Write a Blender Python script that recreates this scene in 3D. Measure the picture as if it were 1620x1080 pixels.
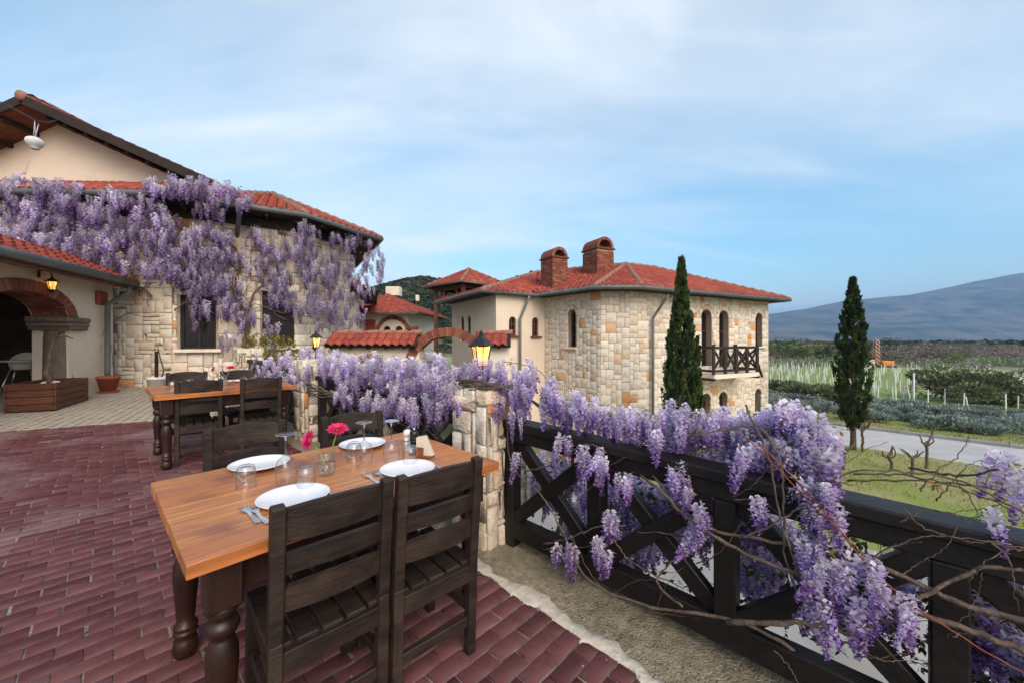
import bpy, math, random
import numpy as np
from mathutils import Vector, Matrix

for o in list(bpy.data.objects):
    bpy.data.objects.remove(o, do_unlink=True)
SC = bpy.context.scene
COL = SC.collection
R = math.radians
rnd = random.Random(7)

# ------------------------------------------------------------------ camera
F = 610.0                       # focal length in pixels of a 1620 px wide frame
HAZE = 1.6e-4
HC = 1.4                        # eye height over the near table's floor
cam_d = bpy.data.cameras.new('camera')
cam_d.sensor_width = 36.0
cam_d.lens = 36.0 * F / 1620.0
cam_d.clip_start = 0.05
cam_d.clip_end = 30000
cam = bpy.data.objects.new('camera', cam_d)
COL.objects.link(cam)
cam.location = (0, 0, HC)
cam.rotation_euler = (R(90), 0, 0)
SC.camera = cam

# ------------------------------------------------------------------ world
SUN_EL, SUN_AZ = 36.0, 158.0     # azimuth clockwise from +Y (north)
w = bpy.data.worlds.new('World')
SC.world = w
w.use_nodes = True
nt = w.node_tree
nt.nodes.clear()
def wn(t, **k):
    n = nt.nodes.new(t)
    for a, v in k.items():
        setattr(n, a, v)
    return n
L = nt.links.new
out = wn('ShaderNodeOutputWorld')
bg = wn('ShaderNodeBackground')
bg.inputs['Strength'].default_value = 0.15
sky = wn('ShaderNodeTexSky', sky_type='NISHITA')
sky.sun_disc = False
sky.sun_elevation = R(SUN_EL)
sky.sun_rotation = R(SUN_AZ)
sky.air_density = 1.0
sky.dust_density = 2.4
sky.ozone_density = 1.3
tc = wn('ShaderNodeTexCoord')
sep = wn('ShaderNodeSeparateXYZ')
L(tc.outputs['Generated'], sep.inputs[0])
add = wn('ShaderNodeMath', operation='ADD'); add.inputs[1].default_value = 0.22
mx = wn('ShaderNodeMath', operation='MAXIMUM'); mx.inputs[1].default_value = 0.0
L(sep.outputs['Z'], mx.inputs[0]); L(mx.outputs[0], add.inputs[0])
dx = wn('ShaderNodeMath', operation='DIVIDE'); dy = wn('ShaderNodeMath', operation='DIVIDE')
L(sep.outputs['X'], dx.inputs[0]); L(add.outputs[0], dx.inputs[1])
L(sep.outputs['Y'], dy.inputs[0]); L(add.outputs[0], dy.inputs[1])
cmb = wn('ShaderNodeCombineXYZ')
L(dx.outputs[0], cmb.inputs[0]); L(dy.outputs[0], cmb.inputs[1])
def cloud(rot, scale, nscale, lo, hi, dist, off):
    mp = wn('ShaderNodeMapping')
    mp.inputs['Rotation'].default_value = (0, 0, R(rot))
    mp.inputs['Scale'].default_value = scale
    mp.inputs['Location'].default_value = off
    L(cmb.outputs[0], mp.inputs[0])
    nz = wn('ShaderNodeTexNoise')
    nz.inputs['Scale'].default_value = nscale
    nz.inputs['Detail'].default_value = 7
    nz.inputs['Roughness'].default_value = 0.56
    nz.inputs['Distortion'].default_value = dist
    L(mp.outputs[0], nz.inputs['Vector'])
    mr = wn('ShaderNodeMapRange', interpolation_type='SMOOTHSTEP')
    mr.inputs['From Min'].default_value = lo
    mr.inputs['From Max'].default_value = hi
    L(nz.outputs['Fac'], mr.inputs['Value'])
    return mr.outputs['Result']
c1 = cloud(-38, (0.6, 1.7, 1), 0.9, 0.45, 0.80, 0.8, (3.1, 0.4, 0))
c2 = cloud(20, (0.4, 1.1, 1), 0.42, 0.445, 0.80, 0.6, (4.4, 6.1, 0))
c3 = cloud(-35, (0.7, 3.2, 1), 1.6, 0.52, 0.90, 1.0, (1.3, 5.7, 0))
m1 = wn('ShaderNodeMath', operation='MULTIPLY'); m1.inputs[1].default_value = 0.45
L(c1, m1.inputs[0])
m2 = wn('ShaderNodeMath', operation='MULTIPLY_ADD'); m2.inputs[1].default_value = 0.9
L(c2, m2.inputs[0]); L(m1.outputs[0], m2.inputs[2])
m3 = wn('ShaderNodeMath', operation='MULTIPLY_ADD'); m3.inputs[1].default_value = 0.14
L(c3, m3.inputs[0]); L(m2.outputs[0], m3.inputs[2])
cl = wn('ShaderNodeMath', operation='MINIMUM'); cl.inputs[1].default_value = 0.85
L(m3.outputs[0], cl.inputs[0])
mixc = wn('ShaderNodeMixRGB')
mixc.inputs['Color2'].default_value = (4.3, 4.5, 4.7, 1)     # thin lit cloud, in the sky's own units
hsv = wn('ShaderNodeHueSaturation')          # clear spring blue, a little greener than the model's
hsv.inputs['Hue'].default_value = 0.479
hsv.inputs['Saturation'].default_value = 1.22
L(sky.outputs[0], hsv.inputs['Color'])
L(cl.outputs[0], mixc.inputs['Fac']); L(hsv.outputs[0], mixc.inputs['Color1'])
L(mixc.outputs[0], bg.inputs['Color'])
L(bg.outputs[0], out.inputs['Surface'])

# ------------------------------------------------------------------ sun
sd = bpy.data.lights.new('sun', 'SUN')
sd.energy = 1.4
sd.angle = R(48)
sd.color = (1.0, 0.87, 0.72)
sun = bpy.data.objects.new('sun', sd)
COL.objects.link(sun)
to_sun = Vector((math.sin(R(SUN_AZ)) * math.cos(R(SUN_EL)), math.cos(R(SUN_AZ)) * math.cos(R(SUN_EL)), math.sin(R(SUN_EL))))
sun.rotation_euler = to_sun.to_track_quat('Z', 'Y').to_euler()
sun.location = (0, -10, 20)

SC.view_settings.view_transform = 'Standard'
SC.view_settings.look = 'None'
SC.view_settings.gamma = 1.0
SC.view_settings.exposure = 0.82
SC.view_settings.use_curve_mapping = False
SC.render.engine = 'CYCLES'
SC.cycles.max_bounces = 5
SC.cycles.diffuse_bounces = 3
SC.cycles.glossy_bounces = 3
SC.cycles.transparent_max_bounces = 12
SC.cycles.volume_bounces = 0

# ------------------------------------------------------------------ geometry of the place
U1 = Vector((0.695, 0.719))      # across the terrace, square to the fence
U2 = Vector((-0.719, 0.695))     # along the fence, away to the left
def FL(x, y):                    # terrace floor: one slightly tilted plane
    return 0.028 * (U2.x * x + U2.y * y - 1.9)
def ray(px, py):
    return Vector(((px - 810) / F, 1.0, -(py - 540) / F))
def on_floor(px, py, h=0.0):
    d = ray(px, py)
    k = 0.028 * (U2.x * d.x + U2.y)
    Y = (HC - h + 0.028 * 1.9) / (k - d.z)
    return Vector((d.x * Y, Y, HC + d.z * Y))
def on_plane(px, py, p, n):      # vertical plane through p with normal n (2D)
    d = ray(px, py)
    t = (p[0] * n[0] + p[1] * n[1]) / (d.x * n[0] + d.y * n[1])
    return Vector((d.x * t, t, HC + d.z * t))

# ------------------------------------------------------------------ materials
MATS = {}
def mat(name, col, rough=0.7, col2=None, scale=8.0, bump=0.0, bscale=None, spec=0.3, stretch=None,
        metal=0.0, attr=None, ramp=None, objrand=0.0, trans=0.0, detail=5.0, lo=0.35, hi=0.65, coat=0.0, dirt=None):
    m = bpy.data.materials.new(name)
    m.use_nodes = True
    n = m.node_tree
    b = n.nodes['Principled BSDF']
    b.inputs['Roughness'].default_value = rough
    b.inputs['Metallic'].default_value = metal
    b.inputs['Specular IOR Level'].default_value = spec
    if coat:
        b.inputs['Coat Weight'].default_value = coat
        b.inputs['Coat Roughness'].default_value = 0.25
    tcn = n.nodes.new('ShaderNodeTexCoord')
    vec = tcn.outputs['Object']
    if stretch:
        mp = n.nodes.new('ShaderNodeMapping')
        mp.inputs['Scale'].default_value = stretch
        n.links.new(vec, mp.inputs[0]); vec = mp.outputs[0]
    nz = n.nodes.new('ShaderNodeTexNoise')
    nz.inputs['Scale'].default_value = scale
    nz.inputs['Detail'].default_value = detail
    nz.inputs['Roughness'].default_value = 0.6
    n.links.new(vec, nz.inputs['Vector'])
    fac = n.nodes.new('ShaderNodeMapRange')
    fac.inputs['From Min'].default_value = lo; fac.inputs['From Max'].default_value = hi
    n.links.new(nz.outputs['Fac'], fac.inputs['Value'])
    c = None
    if attr:
        an = n.nodes.new('ShaderNodeAttribute'); an.attribute_name = attr
        if ramp:
            rp = n.nodes.new('ShaderNodeValToRGB')
            e = rp.color_ramp.elements
            e[0].position, e[0].color = ramp[0][0], (*ramp[0][1], 1)
            e[1].position, e[1].color = ramp[-1][0], (*ramp[-1][1], 1)
            for p_, c_ in ramp[1:-1]:
                x = e.new(p_); x.color = (*c_, 1)
            n.links.new(an.outputs['Fac'], rp.inputs[0]); c = rp.outputs[0]
        else:
            c = an.outputs['Color']
    mix = n.nodes.new('ShaderNodeMixRGB')
    if c is None:
        mix.inputs['Color1'].default_value = (*col, 1)
        mix.inputs['Color2'].default_value = (*(col2 or tuple(v * 0.7 for v in col)), 1)
    else:
        mix.blend_type = 'MULTIPLY'
        n.links.new(c, mix.inputs['Color1'])
        mix.inputs['Color2'].default_value = (*(col2 or (0.72, 0.7, 0.66)), 1)
    n.links.new(fac.outputs[0], mix.inputs['Fac'])
    c = mix.outputs[0]
    if dirt:                                   # (colour, scale, amount) blotches
        nz2 = n.nodes.new('ShaderNodeTexNoise'); nz2.inputs['Scale'].default_value = dirt[1]; nz2.inputs['Detail'].default_value = 6
        n.links.new(tcn.outputs['Object'], nz2.inputs['Vector'])
        mr2 = n.nodes.new('ShaderNodeMapRange'); mr2.inputs['From Min'].default_value = 0.5; mr2.inputs['From Max'].default_value = 0.75
        mr2.inputs['To Max'].default_value = dirt[2]
        n.links.new(nz2.outputs['Fac'], mr2.inputs['Value'])
        mx2 = n.nodes.new('ShaderNodeMixRGB'); mx2.inputs['Color2'].default_value = (*dirt[0], 1)
        n.links.new(mr2.outputs[0], mx2.inputs['Fac']); n.links.new(c, mx2.inputs['Color1']); c = mx2.outputs[0]
    if objrand:
        oi = n.nodes.new('ShaderNodeObjectInfo')
        hs = n.nodes.new('ShaderNodeHueSaturation')
        mr = n.nodes.new('ShaderNodeMapRange')
        mr.inputs['To Min'].default_value = 1 - objrand; mr.inputs['To Max'].default_value = 1 + objrand
        n.links.new(oi.outputs['Random'], mr.inputs['Value'])
        n.links.new(mr.outputs[0], hs.inputs['Value']); n.links.new(c, hs.inputs['Color'])
        c = hs.outputs[0]
    n.links.new(c, b.inputs['Base Color'])
    if bump:
        bn = n.nodes.new('ShaderNodeBump')
        bn.inputs['Strength'].default_value = bump
        bn.inputs['Distance'].default_value = 0.02
        nb = n.nodes.new('ShaderNodeTexNoise')
        nb.inputs['Scale'].default_value = bscale or scale * 3
        nb.inputs['Detail'].default_value = 6
        n.links.new(vec, nb.inputs['Vector'])
        n.links.new(nb.outputs['Fac'], bn.inputs['Height'])
        n.links.new(bn.outputs[0], b.inputs['Normal'])
    if trans:
        tr = n.nodes.new('ShaderNodeBsdfTranslucent')
        n.links.new(c, tr.inputs['Color'])
        ms = n.nodes.new('ShaderNodeMixShader'); ms.inputs[0].default_value = trans
        n.links.new(b.outputs[0], ms.inputs[1]); n.links.new(tr.outputs[0], ms.inputs[2])
        n.links.new(ms.outputs[0], n.nodes['Material Output'].inputs['Surface'])
    MATS[name] = m
    return m

def glass_mat(name, col=(1, 1, 1), base=0.07, mul=0.75, pwr=2.4):
    m = bpy.data.materials.new(name); m.use_nodes = True
    n = m.node_tree; n.nodes.clear()
    o = n.nodes.new('ShaderNodeOutputMaterial')
    t = n.nodes.new('ShaderNodeBsdfTransparent'); t.inputs[0].default_value = (*col, 1)
    g = n.nodes.new('ShaderNodeBsdfGlossy'); g.inputs['Roughness'].default_value = 0.02
    fr = n.nodes.new('ShaderNodeLayerWeight'); fr.inputs[0].default_value = 0.5
    pw = n.nodes.new('ShaderNodeMath'); pw.operation = 'POWER'; pw.inputs[1].default_value = pwr
    n.links.new(fr.outputs['Facing'], pw.inputs[0])
    mr = n.nodes.new('ShaderNodeMath'); mr.operation = 'MULTIPLY_ADD'; mr.inputs[1].default_value = mul; mr.inputs[2].default_value = base
    n.links.new(pw.outputs[0], mr.inputs[0])
    mx_ = n.nodes.new('ShaderNodeMixShader')
    n.links.new(mr.outputs[0], mx_.inputs[0]); n.links.new(t.outputs[0], mx_.inputs[1]); n.links.new(g.outputs[0], mx_.inputs[2])
    n.links.new(mx_.outputs[0], o.inputs[0])
    MATS[name] = m
    return m

STONE_RAMP = [(0.0, (0.52, 0.46, 0.37)), (0.2, (0.64, 0.57, 0.47)), (0.45, (0.75, 0.69, 0.59)), (0.66, (0.72, 0.64, 0.52)),
              (0.82, (0.68, 0.53, 0.38)), (0.9, (0.62, 0.37, 0.19)), (1.0, (0.62, 0.26, 0.09))]
mat('stone', (0.5, 0.45, 0.35), 0.9, (0.84, 0.81, 0.76), 7.0, 0.4, 45, attr='rnd', ramp=STONE_RAMP, dirt=((0.52, 0.34, 0.18), 2.3, 0.35))
mat('pillar_stone', (0.5, 0.45, 0.35), 0.9, (0.76, 0.71, 0.62), 12.0, 0.8, 60, attr='rnd', ramp=STONE_RAMP, dirt=((0.42, 0.32, 0.2), 5.0, 0.4))
mat('mortar', (0.36, 0.31, 0.23), 0.95, (0.26, 0.22, 0.16), 9, 0.5)
mat('plaster', (0.70, 0.60, 0.48), 0.9, (0.64, 0.54, 0.42), 1.2, 0.15, 30, dirt=((0.5, 0.42, 0.33), 0.8, 0.35))
mat('plaster_white', (0.74, 0.66, 0.54), 0.9, (0.68, 0.59, 0.47), 1.5, 0.15, 30, dirt=((0.52, 0.45, 0.36), 0.9, 0.3))
mat('tile', (0.36, 0.075, 0.042), 0.7, (0.70, 0.66, 0.66), 4.0, 0.3, 20, attr='rnd', ramp=[(0, (0.19, 0.038, 0.028)), (0.5, (0.31, 0.060, 0.038)), (0.85, (0.41, 0.10, 0.056)), (1, (0.33, 0.18, 0.12))])
mat('tile_ridge', (0.33, 0.15, 0.09), 0.8, (0.24, 0.14, 0.10), 5.0, 0.3)
mat('gutter', (0.12, 0.135, 0.13), 0.42, (0.085, 0.095, 0.095), 3, spec=0.5)
mat('downpipe', (0.17, 0.18, 0.17), 0.5, (0.11, 0.12, 0.12), 3, spec=0.5)
mat('soffit', (0.035, 0.022, 0.017), 0.8, (0.02, 0.013, 0.01), 4, stretch=(1, 6, 1))
mat('rust_wood', (0.17, 0.065, 0.03), 0.65, (0.09, 0.035, 0.018), 6, stretch=(1, 1, 0.2))
mat('dark_wood', (0.026, 0.017, 0.013), 0.55, (0.012, 0.009, 0.008), 9, 0.15, 30, stretch=(0.6, 6, 6), spec=0.35)
mat('fence_wood', (0.013, 0.009, 0.0075), 0.5, (0.006, 0.0045, 0.004), 7, 0.16, 22, stretch=(0.5, 5, 5), spec=0.32, dirt=((0.035, 0.028, 0.024), 3.0, 0.35))
mat('chair_wood', (0.032, 0.020, 0.014), 0.55, (0.012, 0.008, 0.0065), 9, 0.18, 26, stretch=(0.7, 4, 4), spec=0.3, objrand=0.25, dirt=((0.10, 0.072, 0.054), 9.0, 0.2))
mat('leg_wood', (0.030, 0.010, 0.006), 0.42, (0.012, 0.005, 0.004), 6, 0.12, 20, stretch=(4, 4, 0.6), spec=0.4, coat=0.1, dirt=((0.09, 0.028, 0.014), 6, .3))
mat('planter_wood', (0.13, 0.042, 0.016), 0.6, (0.06, 0.02, 0.01), 5, 0.4, 22, stretch=(1, 1, 9), objrand=0.2)
mat('brick', (0.30, 0.105, 0.06), 0.9, (0.78, 0.72, 0.70), 6, 0.3, 25, attr='rnd', ramp=[(0, (0.17, 0.055, 0.034)), (0.6, (0.26, 0.088, 0.052)), (1, (0.33, 0.15, 0.09))])
mat('paver', (0.2, 0.05, 0.05), 0.92, (0.80, 0.78, 0.78), 28, 0.22, 130, attr='rnd', spec=0.1,
    ramp=[(0, (0.10, 0.036, 0.039)), (0.5, (0.14, 0.053, 0.055)), (0.85, (0.175, 0.072, 0.072)), (1, (0.22, 0.11, 0.10))], dirt=((0.30, 0.23, 0.215), 1.3, 0.6))
mat('joint', (0.34, 0.29, 0.22), 0.95, (0.10, 0.085, 0.055), 9, 0.6, 60, dirt=((0.06, 0.075, 0.03), 3, 0.7))
mat('beige_paving', (0.42, 0.37, 0.28), 0.9, (0.33, 0.28, 0.21), 5, 0.3, 30)
mat('strip', (0.36, 0.315, 0.215), 0.95, (0.21, 0.175, 0.11), 22, 1.0, 90, dirt=((0.15, 0.115, 0.07), 5.0, 0.6), detail=12)
mat('mortar_edge', (0.60, 0.55, 0.46), 0.9, (0.46, 0.41, 0.33), 12, 0.6, 30)
mat('vine_wood', (0.17, 0.12, 0.085), 0.85, (0.085, 0.06, 0.045), 25, 0.5, 60)
mat('red_shoot', (0.28, 0.07, 0.03), 0.6, (0.2, 0.05, 0.025), 20)
mat('green_shoot', (0.22, 0.26, 0.05), 0.6, (0.16, 0.17, 0.04), 20)
mat('flower', (0.4, 0.3, 0.6), 0.6, (0.90, 0.88, 0.92), 30, attr='col', objrand=0.22, trans=0.42, spec=0.12)
mat('leaf', (0.2, 0.2, 0.05), 0.55, (0.8, 0.8, 0.7), 10, attr='col', trans=0.3, spec=0.25)
mat('foliage', (0.05, 0.09, 0.03), 0.65, (0.7, 0.7, 0.7), 3, attr='col', trans=0.18, spec=0.2, objrand=0.12)
mat('trunk', (0.14, 0.10, 0.07), 0.9, (0.07, 0.05, 0.035), 9, 0.6, 20)
mat('grass_blade', (0.1, 0.15, 0.03), 0.7, (0.75, 0.75, 0.6), 4, attr='col', trans=0.3)
mat('plate', (0.80, 0.80, 0.80), 0.18, (0.78, 0.78, 0.79), 2, spec=0.5)
mat('steel', (0.86, 0.86, 0.86), 0.28, (0.78, 0.78, 0.79), 3, metal=1.0)
mat('black_gloss', (0.012, 0.012, 0.013), 0.3, (0.01, 0.01, 0.01), 3, spec=0.5)
mat('white_ceramic', (0.72, 0.71, 0.68), 0.35, (0.66, 0.64, 0.6), 6)
mat('white_plastic', (0.70, 0.68, 0.62), 0.4, (0.64, 0.62, 0.56), 6)
mat('napkin', (0.78, 0.70, 0.56), 0.9, (0.74, 0.66, 0.52), 6, trans=0.2)
mat('holder_wood', (0.26, 0.09, 0.035), 0.5, (0.18, 0.06, 0.025), 8, stretch=(1, 1, 6))
mat('petal', (0.84, 0.035, 0.24), 0.5, (0.74, 0.02, 0.18), 20, trans=0.3)
mat('petal_red', (0.86, 0.05, 0.20), 0.5, (0.76, 0.03, 0.15), 20, trans=0.3)
mat('flower_eye', (0.30, 0.10, 0.05), 0.8, (0.4, 0.2, 0.05), 60)
mat('stalk', (0.20, 0.30, 0.07), 0.5, (0.16, 0.24, 0.05), 10)
mat('terracotta', (0.34, 0.085, 0.045), 0.7, (0.26, 0.06, 0.035), 5, 0.2)
mat('white_pot', (0.66, 0.64, 0.60), 0.7, (0.56, 0.53, 0.48), 4, 0.3)
mat('soil', (0.05, 0.035, 0.025), 0.95, (0.025, 0.018, 0.013), 12, 0.8)
mat('lamp_metal', (0.016, 0.015, 0.015), 0.5, (0.01, 0.01, 0.01), 6, spec=0.5)
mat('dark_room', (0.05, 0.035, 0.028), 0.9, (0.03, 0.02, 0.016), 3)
mat('window_frame', (0.15, 0.058, 0.028), 0.55, (0.09, 0.034, 0.017), 7, stretch=(1, 1, 0.2))
mat('window_glass', (0.012, 0.018, 0.026), 0.08, (0.010, 0.014, 0.02), 2, spec=0.14)
mat('curtain', (0.5, 0.47, 0.42), 0.9, (0.42, 0.39, 0.34), 3)
mat('wood_column', (0.22, 0.16, 0.12), 0.9, (0.13, 0.095, 0.07), 16, 0.8, 30, stretch=(3, 3, 0.35))
mat('grass', (0.20, 0.25, 0.055), 0.95, (0.31, 0.28, 0.11), 0.7, 0.6, 12, dirt=((0.33, 0.27, 0.15), 0.35, 0.8))
mat('road', (0.48, 0.47, 0.45), 0.9, (0.40, 0.39, 0.37), 2.3, 0.3, 40, detail=9, dirt=((0.30, 0.285, 0.26), 0.5, 0.55))
mat('kerb', (0.30, 0.30, 0.29), 0.9, (0.22, 0.22, 0.21), 3, 0.3)
mat('pale_concrete', (0.36, 0.345, 0.32), 0.9, (0.27, 0.26, 0.24), 0.9, 0.2, 30, dirt=((0.16, 0.15, 0.12), 0.7, 0.6))
mat('pink_paving', (0.46, 0.27, 0.23), 0.9, (0.38, 0.21, 0.18), 2)
mat('field', (0.20, 0.28, 0.07), 0.95, (0.27, 0.28, 0.11), 0.15, 0.4, 6, dirt=((0.28, 0.23, 0.13), 0.05, 0.6))
mat('plain', (0.14, 0.15, 0.075), 1.0, (0.21, 0.175, 0.12), 0.012, 0.3, 1.0, detail=8, dirt=((0.30, 0.25, 0.17), 0.006, 0.7))
mat('mountain', (0.022, 0.04, 0.026), 1.0, (0.11, 0.10, 0.075), 0.006, 0.0, detail=12, lo=.42, hi=.58, dirt=((0.20, 0.17, 0.14), 0.004, 0.7))
mat('hill', (0.05, 0.07, 0.03), 1.0, (0.12, 0.11, 0.06), 0.06, detail=7)
mat('stake', (0.74, 0.74, 0.72), 0.6, (0.6, 0.6, 0.58), 2)
mat('rig_red', (0.45, 0.10, 0.04), 0.6, (0.36, 0.2, 0.12), 1)
mat('rig_orange', (0.75, 0.27, 0.03), 0.5, (0.65, 0.22, 0.03), 1)
mat('cable', (0.03, 0.03, 0.03), 0.6, (0.02, 0.02, 0.02), 3)
mat('cord_white', (0.5, 0.5, 0.48), 0.7, (0.42, 0.42, 0.4), 3)
mat('lead_white', (0.62, 0.62, 0.60), 0.6, (0.55, 0.55, 0.53), 3)
glass_mat('glass', (0.985, 0.988, 0.988))
glass_mat('water', (0.93, 0.96, 0.96))
glass_mat('glass_thick', (0.9, 0.93, 0.94), 0.28, 0.6, 1.5)
def glow(name, col, s):
    m = bpy.data.materials.new(name); m.use_nodes = True
    b = m.node_tree.nodes['Principled BSDF']
    b.inputs['Base Color'].default_value = (0.8, 0.5, 0.2, 1)
    b.inputs['Emission Color'].default_value = (*col, 1)
    b.inputs['Emission Strength'].default_value = s
    n = m.node_tree
    t = n.nodes.new('ShaderNodeTexCoord'); nz = n.nodes.new('ShaderNodeTexNoise'); nz.inputs['Scale'].default_value = 18
    n.links.new(t.outputs['Object'], nz.inputs['Vector'])
    mr = n.nodes.new('ShaderNodeMapRange'); mr.inputs['To Min'].default_value = s * 0.25; mr.inputs['To Max'].default_value = s * 1.7
    mr.inputs['From Min'].default_value = 0.3; mr.inputs['From Max'].default_value = 0.7
    n.links.new(nz.outputs['Fac'], mr.inputs['Value']); n.links.new(mr.outputs[0], b.inputs['Emission Strength'])
    MATS[name] = m
glow('lamp_pane', (1.0, 0.44, 0.07), 1.0)
glow('bulb', (1.0, 0.72, 0.32), 14.0)

# ------------------------------------------------------------------ object helpers
def tag(o, label=None, cat=None, group=None, kind=None):
    if label: o['label'] = label
    if cat: o['category'] = cat
    if group: o['group'] = group
    if kind: o['kind'] = kind
    return o
def thing(name, label, cat, loc=(0, 0, 0), rotz=0.0, group=None, tilt=False):
    o = bpy.data.objects.new(name, None)
    o.empty_display_size = 0.1
    COL.objects.link(o)
    m = Matrix.Rotation(rotz, 4, 'Z')
    if tilt:
        n = Vector((-0.028 * U2.x, -0.028 * U2.y, 1)).normalized()
        m = Vector((0, 0, 1)).rotation_difference(n).to_matrix().to_4x4() @ m
    o.rotation_euler = m.to_euler()
    o.location = loc
    return tag(o, label, cat, group)
def link(name, me, m, parent=None, loc=None):
    if m and not me.materials:
        me.materials.append(MATS[m])
    o = bpy.data.objects.new(name, me)
    COL.objects.link(o)
    if parent is not None: o.parent = parent
    if loc is not None: o.location = loc
    return o
def copy_tree(src, parent=None):
    c = src.copy()
    COL.objects.link(c)
    if parent is not None: c.parent = parent
    for ch in src.children:
        copy_tree(ch, c)
    return c
def npmesh(name, V, Fq, smooth=False, rndv=None, col=None):
    """V (n,3) float array, Fq (m,k) int array of equal-sized faces (or list of arrays)"""
    me = bpy.data.meshes.new(name)
    if not isinstance(Fq, list): Fq = [Fq]
    V = np.asarray(V, dtype=np.float32)
    loops = np.concatenate([f.reshape(-1) for f in Fq]).astype(np.int32)
    tot = np.concatenate([np.full(len(f), f.shape[1]) for f in Fq]).astype(np.int32)
    start = np.concatenate([[0], np.cumsum(tot)[:-1]]).astype(np.int32)
    me.vertices.add(len(V)); me.vertices.foreach_set('co', V.reshape(-1))
    me.loops.add(len(loops)); me.loops.foreach_set('vertex_index', loops)
    me.polygons.add(len(tot)); me.polygons.foreach_set('loop_start', start); me.polygons.foreach_set('loop_total', tot)
    if smooth: me.polygons.foreach_set('use_smooth', np.ones(len(tot), dtype=bool))
    me.update(calc_edges=True)
    if rndv is not None:
        a = me.attributes.new('rnd', 'FLOAT', 'POINT'); a.data.foreach_set('value', np.asarray(rndv, dtype=np.float32))
    if col is not None:
        a = me.attributes.new('col', 'FLOAT_COLOR', 'POINT')
        c4 = np.ones((len(V), 4), dtype=np.float32); c4[:, :3] = col
        a.data.foreach_set('color', c4.reshape(-1))
    return me

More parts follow.
